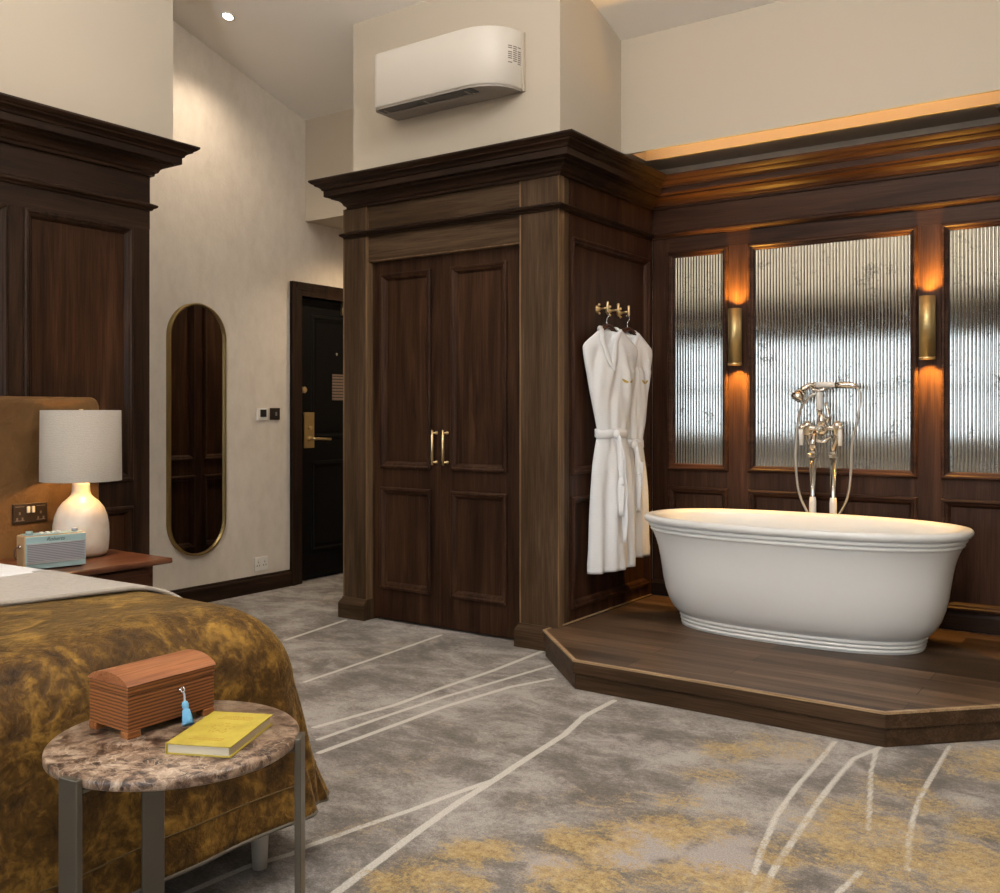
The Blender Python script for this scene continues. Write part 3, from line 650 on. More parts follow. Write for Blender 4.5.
for sx in (-1,1):
    lv = obj('lever_handle', MB().tube([(FX+sx*.090,FY-.02,1.128),(FX+sx*.103,FY-.035,1.128),(FX+sx*.103,FY-.045,1.12)],[.012,.012,.010]).sphere((FX+sx*.098,FY-.035,1.128),.018,14), NICKEL, tp)
    obj('porcelain_lever', MB().lathe([(.004,.085),(.011,.08),(.0125,.04),(.010,.0)],(FX+sx*.100,FY-.045,1.035),14), PORC, lv, label='white porcelain lever')
cr = MB(); cr.tube([(FX-.012,FY-.02,1.31),(FX-.012,FY-.02,1.335)],.013); cr.tube([(FX-.05,FY-.02,1.34),(FX-.04,FY-.045,1.328),(FX-.012,FY-.03,1.322),(FX+.015,FY-.045,1.328),(FX+.03,FY-.02,1.34)],.008)
crd = obj('cradle_base', MB().lathe([(.012,0),(.012,.02),(.017,.03),(.017,.036)],(FX-.012,FY-.02,1.19),14), NICKEL, tp); obj('cradle', cr, NICKEL, tp)
obj('porcelain_column', MB().lathe([(.012,0),(.0165,.01),(.0165,.085),(.012,.095)],(FX-.012,FY-.02,1.222),16), PORC, crd, label='white porcelain column')
hs = MB().tube([(FX+.018-.045,FY-.035,1.352),(FX+.018-.075,FY-.045,1.350),(FX+.018-.10,FY-.058,1.332),(FX+.018-.115,FY-.07,1.305)],[.013,.015,.018,.022],14)
hs.tube([(FX+.018-.105,FY-.064,1.325),(FX+.018-.12,FY-.078,1.295),(FX+.018-.128,FY-.086,1.280),(FX+.018-.130,FY-.088,1.276)],[.02,.036,.038,.03],18)
ht = MB()
ht.tube([(FX+.018+.055,FY-.03,1.352),(FX+.018+.085,FY-.03,1.352),(FX+.018+.12,FY-.03,1.352),(FX+.018+.15,FY-.03,1.345),(FX+.018+.165,FY-.03,1.335)],[.016,.013,.017,.012,.010],14)
hs.tube([(FX+.018-.055,FY-.035,1.352),(FX+.018-.045,FY-.035,1.352)],.0175,14)
hsd = obj('handset', hs, NICKEL, tp); obj('handset_tail', ht, NICKEL, hsd)
obj('porcelain_grip', MB().tube([(FX+.018-.045,FY-.035,1.353),(FX+.018-.03,FY-.034,1.353),(FX+.018+.04,FY-.031,1.353),(FX+.018+.055,FY-.03,1.353)],[.012,.0155,.0155,.012],14), PORC, hsd, label='white porcelain grip')
def cat(pts, k=8):
    P = [Vector(p) for p in pts]; P = [P[0]*2-P[1]]+P+[P[-1]*2-P[-2]]; out = []
    for i in range(1, len(P)-2):
        for j in range(k):
            t = j/k; a_,b_,c_,d_ = P[i-1],P[i],P[i+1],P[i+2]
            out.append(.5*((2*b_)+(c_-a_)*t+(2*a_-5*b_+4*c_-d_)*t*t+(3*b_-a_-3*c_+d_)*t**3))
    out.append(P[-2]); return out
hose = cat([(FX+.18,FY-.03,1.338),(FX+.196,FY-.03,1.30),(FX+.186,FY-.03,1.18),(FX+.155,FY-.025,1.05),(FX+.148,FY-.02,.90),(FX+.135,FY-.015,.79),(FX+.10,FY-.01,.70),(FX+.03,FY-.005,.60),(FX-.03,FY-.005,.60),(FX-.09,FY-.01,.70),(FX-.125,FY-.015,.80),(FX-.138,FY-.02,.95),(FX-.135,FY-.02,1.05),(FX-.128,FY-.02,1.14),(FX-.105,FY-.03,1.23),(FX-.06,FY-.03,1.29),(FX-.03,FY-.028,1.305)])
obj('hose', MB().tube(hose,.0068,8), simple('hose_metal',(.66,.62,.56),.3,.85), tp)

# ---- wall lights
WARM = (1.0,.50,.075)
GLOW = emis('warm_lamp_glow',(1,.55,.22),12)
wls = []
for k, (x, lab) in enumerate(((-1.9665,'brass tube wall light left of the bath tap, between the narrow and wide panes'),(-.969,'brass tube wall light right of the bath tap, near the edge of the photo'))):
    if k == 0:
        t = thing('wall_light', lab, 'wall light', (x,PY-.005,1.47), 0, 'brass wall lights on the bath panelling')
        cy = PY-.06
        obj('tube', MB().lathe([(.034,.004),(.038,.0),(.038,.315),(.034,.315),(.034,.27),(.001,.27)],(x,cy,1.473),32,cap=(False,True)), BRASSD, t)
        obj('end_ring', MB().lathe([(.034,0),(.0395,0),(.0395,.012),(.034,.012)],(x,cy,1.472),32,cap=(False,False)), BRASS, t)
        obj('bracket', MB().box(x-.02,x+.02,cy+.03,PY-.004,1.58,1.68), BRASSD, t, .003)
        for zl in (1.515,1.745): obj('lamp', MB().lathe([(.03,0),(.03,.004),(.001,.004)],(x,cy,zl),24), GLOW, t)
    else: t = dup(wls[0],(x,PY-.005,1.47),0,lab,'brass wall lights on the bath panelling')
    wls.append(t)
    cy = PY-.06
    light('SPOT','wall_light_up',(x,cy,1.755),48,WARM,spot_size=math.radians(96),spot_blend=.8,shadow_soft_size=.02,aim=(x,cy+.012,3))
    light('SPOT','wall_light_down',(x,cy,1.510),46,WARM,spot_size=math.radians(96),spot_blend=.8,shadow_soft_size=.02,aim=(x,cy+.012,0))

# ---- cove light over the bath
cv = thing('cove_light','warm concealed light strip in the ceiling slot above the bathtub panelling','cove light',(-1.465,4.82,2.70))
obj('strip', MB().box(-2.40,-.53,4.811,4.822,2.755,2.77), emis('cove_strip',(1,.58,.26),3), cv)
light('AREA','cove_glow',(-1.465,4.828,2.762),1.5,(1,.58,.27),shape='RECTANGLE',size=1.86,size_y=.012,aim=(-1.465,5.0,2.68))

# ---- ceiling downlights
dls = []
SPOTS = [((-4.631,3.795),'small recessed ceiling downlight above the oval mirror'),
         ((-3.2,2.2),'added unseen ceiling downlight over the bed foot'),((-1.5,2.6),'added unseen ceiling downlight in front of the bathtub'),((.6,2.6),'added unseen ceiling downlight toward the right wall')]  # these three are added out of view for extra brightness
for k, ((x,y), lab) in enumerate(SPOTS):
    z = ceil_z(y); tilt = math.atan(.306) 
    if k == 0:
        t = thing('downlight', lab, 'downlight', (x,y,z), 0, 'recessed ceiling downlights'); t.rotation_euler = (-tilt,0,0)
        obj('trim_ring', MB().lathe([(.030,0),(.044,0),(.044,-.005),(.034,-.008),(.030,0)],(0,0,0),28,cap=(False,False)), WHITEP, t, local=True)
        obj('lamp', MB().lathe([(.030,-.001),(.015,-.005),(.001,-.006)],(0,0,0),20), emis('downlight_lamp',(1,.82,.6),40), t, local=True)
        dls.append(t)
    else:
        t = dup(dls[0],(x,y,z),0,lab,'recessed ceiling downlights'); t.rotation_euler = (-tilt,0,0)
    light('SPOT','downlight_beam',(x,y,z-.03),(42,45,45,45)[k],(1,.82,.62),spot_size=math.radians(120),spot_blend=1.0,shadow_soft_size=.03,aim=(x,y,0))

t = dup(dls[0],(-4.45,5.2,2.57),0,'recessed downlight in the corridor ceiling beside the entrance door','recessed ceiling downlights'); t.rotation_euler = (0,0,0)
light('SPOT','corridor_beam',(-4.45,5.2,2.54),38,(1,.74,.46),spot_size=math.radians(150),spot_blend=1.0,shadow_soft_size=.03,aim=(-4.45,5.2,0))
# ---- opal globe pendants, added out of view to brighten walls and ceiling
FILL_OPAL = emis('fill_opal_globe',(1,.97,.925),27)
for (x,y,z,r_), lab in (((-1.5,-.9,3.78,.26),'added unseen opal globe pendant on a brass rod near the windows'),((-1.0,2.2,3.78,.26),'added unseen opal globe pendant on a brass rod in front of the bathtub')):
    pd = thing('pendant_light',lab,'pendant',(x,y,z),0,'added opal globe pendants'); zc = ceil_z(y)
    obj('globe', MB().sphere((x,y,z),r_,28), FILL_OPAL, pd); obj('rod', MB().tube([(x,y,z+r_-.02),(x,y,zc-.02)],.009), BRASS, pd)
    obj('rose', MB().lathe([(.01,-.03),(.06,-.02),(.06,.01)],(x,y,zc),20), BRASS, pd); obj('collar', MB().lathe([(.055,-.03),(.055,0),(.012,.02)],(x,y,z+r_),20), BRASS, pd)
fl = thing('floor_lamp','added unseen brass uplighter floor lamp that brightens the ceiling','floor lamp',(-1.25,-1.0,0))  # uplighter added out of view to lift the ceiling brightness
obj('base', MB().lathe([(.15,0),(.15,.015),(.12,.022),(.01,.03)],(-1.25,-1.0,.001),32), BRASS, fl); obj('pole', MB().tube([(-1.25,-1.0,.02),(-1.25,-1.0,1.72)],.011), BRASS, fl)
obj('bowl', MB().lathe([(.02,0),(.10,.03),(.16,.075),(.18,.10),(.176,.10),(.155,.078),(.095,.036),(.01,.012)],(-1.25,-1.0,1.71),36), BRASSD, fl)
obj('lamp', MB().sphere((-1.25,-1.0,1.775),.03,14), emis('fill_uplight_bulb',(1,.93,.84),30), fl)
light('SPOT','fill_uplight_beam',(-1.25,-1.0,1.83),520,(1,.95,.89),spot_size=math.radians(158),spot_blend=.35,shadow_soft_size=.06,aim=(-1.25,-1.0,4))
# ---- air conditioner
ac = thing('air_conditioner','white split air conditioner mounted on the wall above the wardrobe','air conditioner',(-3.2,4.13,2.865))
def ac_plan(x0,x1,yb,yf,rl,rr,N=12):
    P = [(x0,yb),(x0,yf+rl)]
    P += [(x0+rl-rl*math.cos(PI/2*k/N), yf+rl-rl*math.sin(PI/2*k/N)) for k in range(1,N+1)]
    P += [(x1-rr[0]+rr[0]*math.sin(PI/2*k/N), yf+rr[1]-rr[1]*math.cos(PI/2*k/N)) for k in range(0,N+1)]
    P += [(x1,yb)]
    return P
plan = ac_plan(-3.575,-2.715,4.129,3.90,.055,(.22,.20))
rings = []
for ins, z in ((.006,2.872),(0,2.878),(0,3.160),(.003,3.166),(.009,3.170),(.02,3.172)):
    rings.append([(x+(ins if x < -3.2 else -ins)*(1 if y < 4.1 else .3), y+ins*(1 if y < 4.1 else 0), z) for x,y in plan])
obj('casing', MB().loft(rings), ACW, ac)
un = MB().prism(inset(plan,.008)[::1],2.862,2.873); obj('underside', un, GREYP, ac, label='grey underside')
obj('air_outlet', MB().box(-3.53,-2.90,3.912,3.985,2.8585,2.8625), BLACKP, ac)
lo = MB().box(-3.53,-2.93,3.978,3.986,2.852,2.861)
for xx in (-3.50,-3.22,-2.95): lo.box(xx-.006,xx+.006,3.93,3.975,2.8565,2.861)
obj('louvre', lo, GREYP, ac, .001)
obj('end_plate', MB().box(-2.7155,-2.708,4.112,4.1295,2.865,3.168), simple('plate_beige',(.55,.48,.38),.5), ac)
st = MB(); r2 = random.Random(3)
# rating label: thin lines of print on the curved right end
for k in range(9):
    for q in range(3):
        t = 1.10+q*.15; zz = 3.072-k*.0105
        if r2.random() < .15: continue
        x_ = -2.715-.22+.22*math.sin(t); y_ = 3.905+.20-.20*math.cos(t)
        x2 = -2.715-.22+.22*math.sin(t+.12); y2 = 3.905+.20-.20*math.cos(t+.12)
        st.add([(x_+.002,y_-.002,zz),(x2+.002,y2-.002,zz),(x2+.002,y2-.002,zz+.0055),(x_+.002,y_-.002,zz+.0055)],[(0,1,2,3)])
rp_ = obj('rating_print', st, simple('print_grey',(.20,.17,.15),.7), ac, label='small grey print'); rp_['kind'] = 'stuff'

# ---- oval mirror
def stadium(yc, z0, z1, r, N=20):
    P = []
    for k in range(N+1): t = -PI+PI*k/N; P.append((yc+r*math.cos(t), z0+r+r*math.sin(t)))
    for k in range(N+1): t = PI*k/N; P.append((yc+r*math.cos(t), z1-r+r*math.sin(t)))
    return P
mi = thing('wall_mirror','tall oval mirror with thin brass frame on the beige wallpapered wall','mirror',(XL,3.86,.307))
rings = []
for ins, hx in ((0,0),(0,.030),(.004,.034),(.012,.034),(.014,.030),(.014,.018)):
    rings.append([(XL+hx,y,z) for y,z in stadium(3.86,.307+ins,1.898-ins,.217-ins)])
obj('frame', MB().loft(rings,True,(False,False)), simple('bronze_brass',(.34,.25,.11),.34,1.), mi, label='thin brass frame')
q = stadium(3.86,.307+.013,1.898-.013,.204); obj('glass', MB().add([(XL+.019,y,z) for y,z in q],[list(range(len(q)))]), MIRROR, mi)

# ---- controls on the wall
tt = thing('thermostat','white thermostat with black screen on the wall left of the door','thermostat',(XL,4.393,1.155))
obj('plate', MB().box(XL,XL+.016,4.350,4.438,1.157,1.240), WHITEP, tt, .003); obj('screen', MB().box(XL+.016,XL+.0175,4.372,4.425,1.180,1.230), BLACKP, tt)
sw = thing('card_switch','dark square switch plate between the thermostat and the door frame','switch',(XL,4.51,1.158))
obj('plate', MB().box(XL,XL+.010,4.467,4.552,1.160,1.241), BRONZE, sw, .002); obj('slot', MB().box(XL+.010,XL+.018,4.490,4.530,1.172,1.228), BLACKP, sw, .002)
obj('indicator', MB().box(XL+.018,XL+.0195,4.503,4.518,1.188,1.214), simple('indicator_grey',(.25,.23,.22),.4), sw)
SLOTG = simple('slot_grey',(.18,.17,.16),.6)
so = thing('wall_socket','white double socket low on the wallpapered wall above the skirting','socket',(XL,4.388,.13))
obj('plate', MB().box(XL,XL+.010,4.331,4.445,.142,.234), WHITEP, so, .002)
for yy in (4.360,4.416):
    for dy, dz in ((0,.018),(-.010,-.004),(.010,-.004)): obj('pin_slot', MB().box(XL+.010,XL+.0106,yy+dy-.003,yy+dy+.003,.182+dz-.005,.182+dz+.005), SLOTG, so)
    obj('rocker', MB().box(XL+.010,XL+.0135,yy-.007,yy+.007,.206,.226), WHITEP, so, .001)

# ---- coat hooks
hks = []
HY_ = [(4.530,'brass peg hook holding the front white robe, first in its row'),(4.650,'empty brass peg hook in the middle of its row'),(4.775,'brass peg hook holding the rear white robe, nearest the mirror panes')]
for k, (y, lab) in enumerate(HY_):
    if k == 0:
        t = thing('coat_hook', lab, 'hook', (WX1-.010,y,1.765), 0, 'brass hooks on the wardrobe side')
        obj('rosette', MB().lathe([(.021,0),(.021,.005),(.016,.009),(.010,.012),(.010,.02),(.001,.02)],(WX1-.010,y,1.765),20,'X').sphere((WX1+.004,y,1.788),.008,10).sphere((WX1+.004,y,1.742),.008,10), BRASS, t)
        obj('arm', MB().tube([(WX1+.004,y,1.765),(WX1+.055,y,1.768)],.006), BRASS, t)
        obj('peg', MB().tube([(WX1+.055,y,1.744),(WX1+.055,y,1.752),(WX1+.055,y,1.80),(WX1+.055,y,1.803)],[.004,.0075,.0075,.004]), BRASS, t)
        hks.append(t)
    else: hks.append(dup(hks[0],(WX1-.010,y,1.765),0,lab,'brass hooks on the wardrobe side'))

# ---- hangers and robes
def hanger(y, rot, label):
    t = thing('coat_hanger', label, 'hanger', (WX1+.047,y,1.592), rot, 'wooden coat hangers')
    hk = cat([(0,0,.085),(0,0,.115),(.012,0,.13),(.012,0,.148),(0,0,.158),(-.012,0,.150)])
    obj('hook', MB().tube(hk,.0028,8), CHROME, t, local=True)
    pts = cat([(-.145,.010,-.016),(-.11,.006,.008),(-.06,0,.046),(0,0,.078),(.06,0,.046),(.11,.006,.008),(.145,.010,-.016)])
    n = len(pts); rr_ = [.010+.016*math.sin(PI*i/(n-1))**2 for i in range(n)]
    obj('shoulder_bar', MB().tube(pts,rr_,12,flat=.5), W_HANG, t, local=True)
    obj('trouser_bar', MB().tube([(-.13,.006,.006),(.13,.006,.006)],.006), W_HANG, t, local=True)
    return t
def robe(y, rot, label, xoff, sx, depth, seed, emblem, hemz, pocket=True, bz=0., xc=-.045):
    """local x = across, -y = front; origin at the hanger, 1.60 m up"""
    Z0 = 1.60
    t = thing('bathrobe', label, 'bathrobe', (WX1+xoff,y,Z0-.014), rot, 'white bathrobes on the hooks')
    rr = random.Random(seed); ph = [rr.random()*6 for _ in range(6)]
    W = [(hemz,.182),(hemz+.05,.183),(.50,.176),(.65,.170),(.80,.160),(.95,.146),(1.05,.126),(1.11,.112),(1.15,.118),(1.22,.137),(1.32,.164),(1.42,.188),(1.50,.211),(1.55,.222),(1.568,.221),(1.585,.208),(1.61,.172),(1.635,.135),(1.65,.112),(1.658,.098)]
    D = [(hemz,.050),(.65,.052),(.95,.047),(1.11,.034),(1.22,.042),(1.42,.044),(1.55,.036),(1.60,.030),(1.64,.026),(1.658,.026)]
    W = [(z-bz if .9 < z < 1.3 else z, w_) for z, w_ in W]; D = [(z-bz if .9 < z < 1.3 else z, w_) for z, w_ in D]
    def ip(T, z):
        for (a0,v0),(a1,v1) in zip(T,T[1:]):
            if z <= a1: return v0+(v1-v0)*max(0,(z-a0)/(a1-a0))
        return T[-1][1]
    VB, VT = 1.46, 1.658
    def vw(z): return 0 if z < VB else .005+.066*(z-VB)/(VT-VB)
    def front(x, z, w_, d_):
        u = max(-1,min(1,x/w_)); y_ = -d_*(max(0,1-abs(u)**2.6))**.5
        lowf = max(0,min(1,(1.10-z)/.35)); upf = max(0,min(1,(z-1.13)/.25))*max(0,min(1,(1.60-z)/.12))
        y_ -= lowf*(.013*math.sin(38*x+ph[0]+z*1.3)+.008*math.sin(71*x+ph[1]-z*2))*(1-abs(u)**4)
        y_ -= upf*(.010*math.sin(34*x+ph[2]+9*z*(1 if x>0 else -1))+.005*math.sin(80*x+14*z*(1 if x>0 else -1)))*(1-abs(u)**4)
        g = max(0,1-abs(z-1.12)/.13); y_ -= g*.005*math.sin(90*x+ph[3])*(1-abs(u)**4)
        if x > xc+(1.46-z)*.06 and z < 1.46: y_ -= .007
        return y_
    zs = [hemz+ (1.658-hemz)*i/84 for i in range(85)]
    N = 72; rings = []
    for z in zs:
        w_, d_ = ip(W,z), ip(D,z)*depth; ring = []
        hem_tilt = .0
        for k in range(N):
            a_ = 2*PI*k/N; x = w_*math.cos(a_)
            u = math.cos(a_)
            if math.sin(a_) <= 0:
                y_ = front(x,z,w_,d_)
                if vw(z) and abs(x-xc*min(1,(1.70-z)/.1)) < vw(z): y_ = d_*.35
            else: y_ = d_*.75*(max(0,1-abs(u)**2.6))**.5 + .003*math.sin(40*x+ph[4])
            ring.append((x*sx,y_,z-Z0-(.006*math.sin(9*x+ph[5]) if z < hemz+.1 else 0)))
        rings.append(ring)
    body = obj('robe_body', MB().loft(rings), ROBE, t, local=True)
    # collar band down both edges of the neck opening and on to the belt
    for s_ in (-1,1):
        path = []
        zz = [1.685,1.658,1.64,1.60,1.55,1.50,1.465]+([1.44] if s_ > 0 else [])
        for z in zz:
            if z > 1.68: path.append((s_*.066*sx,.016,1.676-Z0)); continue
            x = xc*min(1,(1.70-z)/.1)+s_*vw(max(z,VB))
            path.append((x*sx,front(x,z,ip(W,z),ip(D,z)*depth)-.004,z-Z0))
        m_ = MB(); rings = []
        pp = cat(path,5)
        for i, p in enumerate(pp):
            wd_ = .020*min(1,(len(pp)-i)/6+.25)
            rings.append([(p.x-wd_*sx,p.y+.003,p.z),(p.x-wd_*sx*.7,p.y-.0015,p.z),(p.x+wd_*sx*.7,p.y-.0015,p.z),(p.x+wd_*sx,p.y+.003,p.z),(p.x,p.y+.006,p.z)])
        m_.loft(rings); obj('collar', m_, ROBE, body, local=True)
    nb = MB().tube(cat([(-.085*sx,.008,.056),(-.064*sx,.022,.074),(0,.030,.062),(.064*sx,.022,.074),(.082*sx,.008,.056)],5),.011,10)
    obj('neck_band', nb, ROBE, body, local=True)
    # belt, knot and tails
    b_ = MB(); rings = []
    for z, e in ((1.088,.002),(1.092,.009),(1.112,.011),(1.130,.009),(1.134,.002)):
        z -= bz
        w_, d_ = ip(W,z)+e, ip(D,z)*depth+e+.004
        rings.append([(w_*sx*math.cos(2*PI*k/48), (d_ if math.sin(2*PI*k/48) < 0 else d_*.75)*math.copysign((max(0,1-abs(math.cos(2*PI*k/48))**2.6))**.5, math.sin(2*PI*k/48)), z-Z0+.004*math.sin(2*PI*k/48*3)) for k in range(48)])
    bl = obj('belt', b_.loft(rings,True,(False,False)), ROBE, t, local=True)
    fy = -ip(D,1.11-bz)*depth-.055
    obj('knot', MB().sphere((-.055*sx,fy,1.108-bz-Z0),.026,14,(1.1,.6,1.0)), ROBE, bl, local=True)
    for s_, zb in ((.004,.68),(.034,.54 if seed == 1 else .75)):
        path = cat([(-.055*sx,fy-.004,1.10-bz-Z0),((-.055+s_*.5)*sx,fy-.016,1.02-bz-Z0),((-.055+s_)*sx,fy-.024,.85-Z0),((-.057+s_*1.05)*sx,fy-.027,(zb+.2)-Z0),((-.059+s_)*sx,fy-.026,zb-Z0)],6)
        obj('belt_tail', MB().tube(path,[.017+.004*math.sin(i) for i in range(len(path))],10,flat=.28), ROBE, bl, local=True)
    if pocket:
        z0, z1, x0, x1 = .86, 1.055, -.132, -.075; vs = []; fs = []
        for i in range(9):
            for j in range(9):
                x = x0+(x1-x0)*i/8; z = z0+(z1-z0)*j/8
                vs.append((x*sx,front(x,z,ip(W,z),ip(D,z)*depth)-.005-(.004 if j > 6 else 0),z-Z0))
        for i in range(8):
            for j in range(8): fs.append((i*9+j,(i+1)*9+j,(i+1)*9+j+1,i*9+j+1))
        obj('pocket', MB().add(vs,fs,True), ROBE, body, local=True)
    # embroidered wing-like motif on the chest
    em = MB(); ex, ez = emblem
    for s_ in (-1,1):
        L_ = 8; up_, dn = [], []
        for i in range(L_+1):
            u = i/L_; x = ex+s_*(.004+.040*u); zc = ez+.016*u**1.5; th = .0075*math.sin(PI*(u*.8+.12))
            yy = front(x,zc,ip(W,zc),ip(D,zc)*depth)-.0055
            up_.append((x*sx,yy,zc+th-Z0)); dn.append((x*sx,yy,zc-th-Z0))
        n_ = len(up_); em.add(up_+dn,[(i,i+1,n_+i+1,n_+i) for i in range(n_-1)])
    obj('emblem', em, simple('gold_thread_%d' % seed,(.50,.34,.08),.5), body, local=True, label='gold embroidered motif')
    return t
R1 = math.radians(78); R2 = math.radians(72)
hanger(4.535,R1,'wooden hanger carrying the front white robe'); hanger(4.775,R2,'wooden hanger carrying the rear white robe, nearest the mirror panes')
robe(4.535,R1,'white belted bathrobe with pocket hanging in front, nearer the wardrobe doors',.072,1.0,1.0,1,(.078,1.385),.385)
robe(4.775,R2,'white belted bathrobe half hidden behind the front robe, nearer the bathtub',.062,.80,.8,2,(.098,1.385),.415,False,.06,-.03)

# ================================================================== bed group
hb = thing('headboard','tan velvet upholstered headboard with rounded corner behind the lamp','headboard',(-4.19,1.0,.1))
P = [(-.9,.10),(2.628,.10)]
P += [(2.628-.045+.045*math.cos(t),1.278-.045+.045*math.sin(t)) for t in [PI/2*k/8 for k in range(9)]]+[(-.9,1.278)]
rings = []
for hx, ins in ((-4.225,.0),(-4.135,.0),(-4.125,.004),(-4.118,.014),(-4.116,.028)): rings.append([(hx,(y-ins if y > 1 else y+ins),(z-ins if z > .5 else z)) for y,z in P])
obj('cushion', MB().loft(rings,smooth=False), HEADV, hb, .004)
SLOTL = simple('slot_light',(.16,.12,.085),.4)
sk = thing('power_socket','dark bronze double socket with two pale switches on the headboard','socket',(-4.116,2.283,.765))
obj('plate', MB().box(-4.117,-4.108,2.205,2.361,.720,.806), BRONZE, sk, .002)
for yy in (2.272,2.294): obj('switch', MB().box(-4.108,-4.101,yy-.007,yy+.007,.765,.793), simple('ivory_switch',(.75,.66,.50),.3), sk, .002)
for yy in (2.235,2.330):
    for dy, dz in ((0,.012),(-.012,-.012),(.012,-.012)): obj('pin_slot', MB().box(-4.1085,-4.1075,yy+dy-.004,yy+dy+.004,.752+dz-.006,.752+dz+.006), SLOTL, sk)
    for z_ in (.731,.792): obj('trim_line', MB().box(-4.1085,-4.1070,yy-.02,yy+.02,z_,z_+.003), SLOTL, sk)

ns = thing('nightstand','dark reddish wooden nightstand between the bed and panelled wall','nightstand',(-3.83,2.28,0))
tpz = .573
obj('top', MB().box(-4.112,-3.555,1.96,2.615,tpz-.024,tpz), W_NIGHT, ns, .006)
obj('body', MB().box(-4.09,-3.64,2.00,2.575,.36,tpz-.024), W_NIGHT, ns, .003)
dw = obj('drawer', MB().box(-3.64,-3.622,2.03,2.545,.38,.53), W_NIGHT, ns, .003); obj('knob', MB().sphere((-3.61,2.29,.455),.013,14), BRASS, dw)
for x in (-4.06,-3.67):
    for y in (2.03,2.545): obj('leg', MB().tube([(x,y,.37),(x,y,0.0)],[.019,.012],12), W_NIGHT, ns)

lp = thing('table_lamp','cream alabaster bottle lamp with linen drum shade on the nightstand','lamp',(-3.942,2.421,tpz))
prof = [(.090,0),(.104,.006),(.112,.022),(.116,.06),(.117,.100),(.115,.140),(.108,.178),(.095,.212),(.076,.238),(.056,.255),(.043,.268),(.038,.284),(.0365,.31),(.035,.338),(.012,.342)]
m, nt, N, L, b = newmat('alabaster'); tc = N.new('ShaderNodeTexCoord')
r = ramp(N,[(.35,(.66,.58,.48)),(.6,(.76,.70,.61))]); L.new(noise(N,L,tc.outputs['Object'],7,4,.5,1.2), r.inputs['Fac']); L.new(r.outputs['Color'], b.inputs['Base Color']); b.inputs['Roughness'].default_value = .3
b.inputs['Subsurface Weight'].default_value = .25; b.inputs['Subsurface Radius'].default_value = (.05,.035,.02); b.inputs['Subsurface Scale'].default_value = .5
obj('base', MB().lathe(prof,(-3.942,2.421,tpz),48), m, lp)  #B
sz0, sz1, sr = .905, 1.217, .169
obj('shade', MB().lathe([(sr,sz0),(sr-.003,sz1),(sr-.007,sz1),(sr-.004,sz0),(sr,sz0)],(-3.942,2.421,0),64,cap=(False,False)), LINEN, lp, label='oatmeal linen drum shade')
sf = MB().tube([(-3.942,2.421,.91),(-3.942,2.421,1.20),(-3.942,2.421,1.222)],[.006,.006,.009])
for k in range(3): a_ = 2*PI*k/3+.4; sf.tube([(-3.942,2.421,1.195),(-3.942+.164*math.cos(a_),2.421+.164*math.sin(a_),1.195)],.0025,6)
obj('shade_carrier', sf, BRASSD, lp)
obj('bulb', MB().sphere((-3.942+.02,2.421,1.03),.03,14,(1,1,1.3)), emis('bulb_warm',(1,.62,.28),6), lp)
light('POINT','lamp_glow',(-3.942+.05,2.421,1.02),9,(1,.56,.20),shadow_soft_size=.03)

# radio
rd = thing('radio','small retro radio with pale blue front standing before the lamp base','radio',(-3.735,2.165,tpz),math.radians(-10))
TEAL = simple('radio_teal',(.30,.43,.44),.4); TANL = simple('radio_tan_leather',(.42,.27,.14),.55,bump=.2); SILV = simple('radio_silver',(.45,.46,.50),.4,.5)
hw, hz = .122, .140                              # local: front faces +x, width along y
obj('case', MB().box(-.045,.045,-hw,hw,.004,hz), TANL, rd, .006, local=True)
fp = obj('front_panel', MB().box(.045,.050,-hw+.004,hw-.004,.006,hz-.003), TEAL, rd, .002, local=True)
gm, nt, N, L, b = newmat('grille_cloth'); tc = N.new('ShaderNodeTexCoord'); wv = N.new('ShaderNodeTexWave'); wv.bands_direction = 'Z'; wv.inputs['Scale'].default_value = 46; L.new(tc.outputs['Object'], wv.inputs['Vector'])
r = ramp(N,[(.2,(.12,.12,.14)),(.8,(.34,.34,.37))]); L.new(wv.outputs['Fac'], r.inputs['Fac']); L.new(r.outputs['Color'], b.inputs['Base Color']); b.inputs['Roughness'].default_value = .6
obj('grille', MB().box(.050,.0525,-hw+.010,hw-.010,.034,.104), gm, fp, 0, local=True)
obj('trim_line', MB().box(.050,.054,-hw+.006,hw-.006,.104,.109).box(.050,.054,-hw+.006,hw-.006,.029,.034), simple('trim_silver',(.75,.76,.78),.25,.6), fp, 0, local=True)
obj('top_panel', MB().box(-.035,.040,-hw+.012,hw-.012,hz,hz+.003), TEAL, rd, .001, local=True)
for yy, rr_ in ((-hw+.03,.014),(hw-.035,.012)):
    obj('dial', MB().lathe([(rr_,0),(rr_,.012),(rr_-.002,.014),(.001,.014)],(.012,yy,hz+.003),18), SILV if yy > 0 else simple('dial_teal',(.30,.38,.36),.35), rd, local=True)
for yy in (-.045,-.022,.001,.022): obj('button', MB().box(.004,.022,yy-.007,yy+.007,hz+.003,hz+.010), WHITEP, rd, .002, local=True)
hd_ = MB().tube(cat([(0,-hw-.004,.095),(.0,-hw-.018,.088),(.0,-hw-.022,.06),(.0,-hw-.014,.045)],5),.006,8,flat=.5)
obj('strap', hd_, simple('strap_brown',(.07,.03,.015),.5), rd, local=True); obj('strap_stud', MB().lathe([(.009,0),(.009,-.004),(.001,-.006)],(0,-hw,.096),14,'Y'), CHROME, rd, local=True)
fc = bpy.data.curves.new('maker_script','FONT'); fc.body = 'Roberts'; fc.size = .022; fc.shear = .35; fc.extrude = .0004; fc.align_x = 'CENTER'
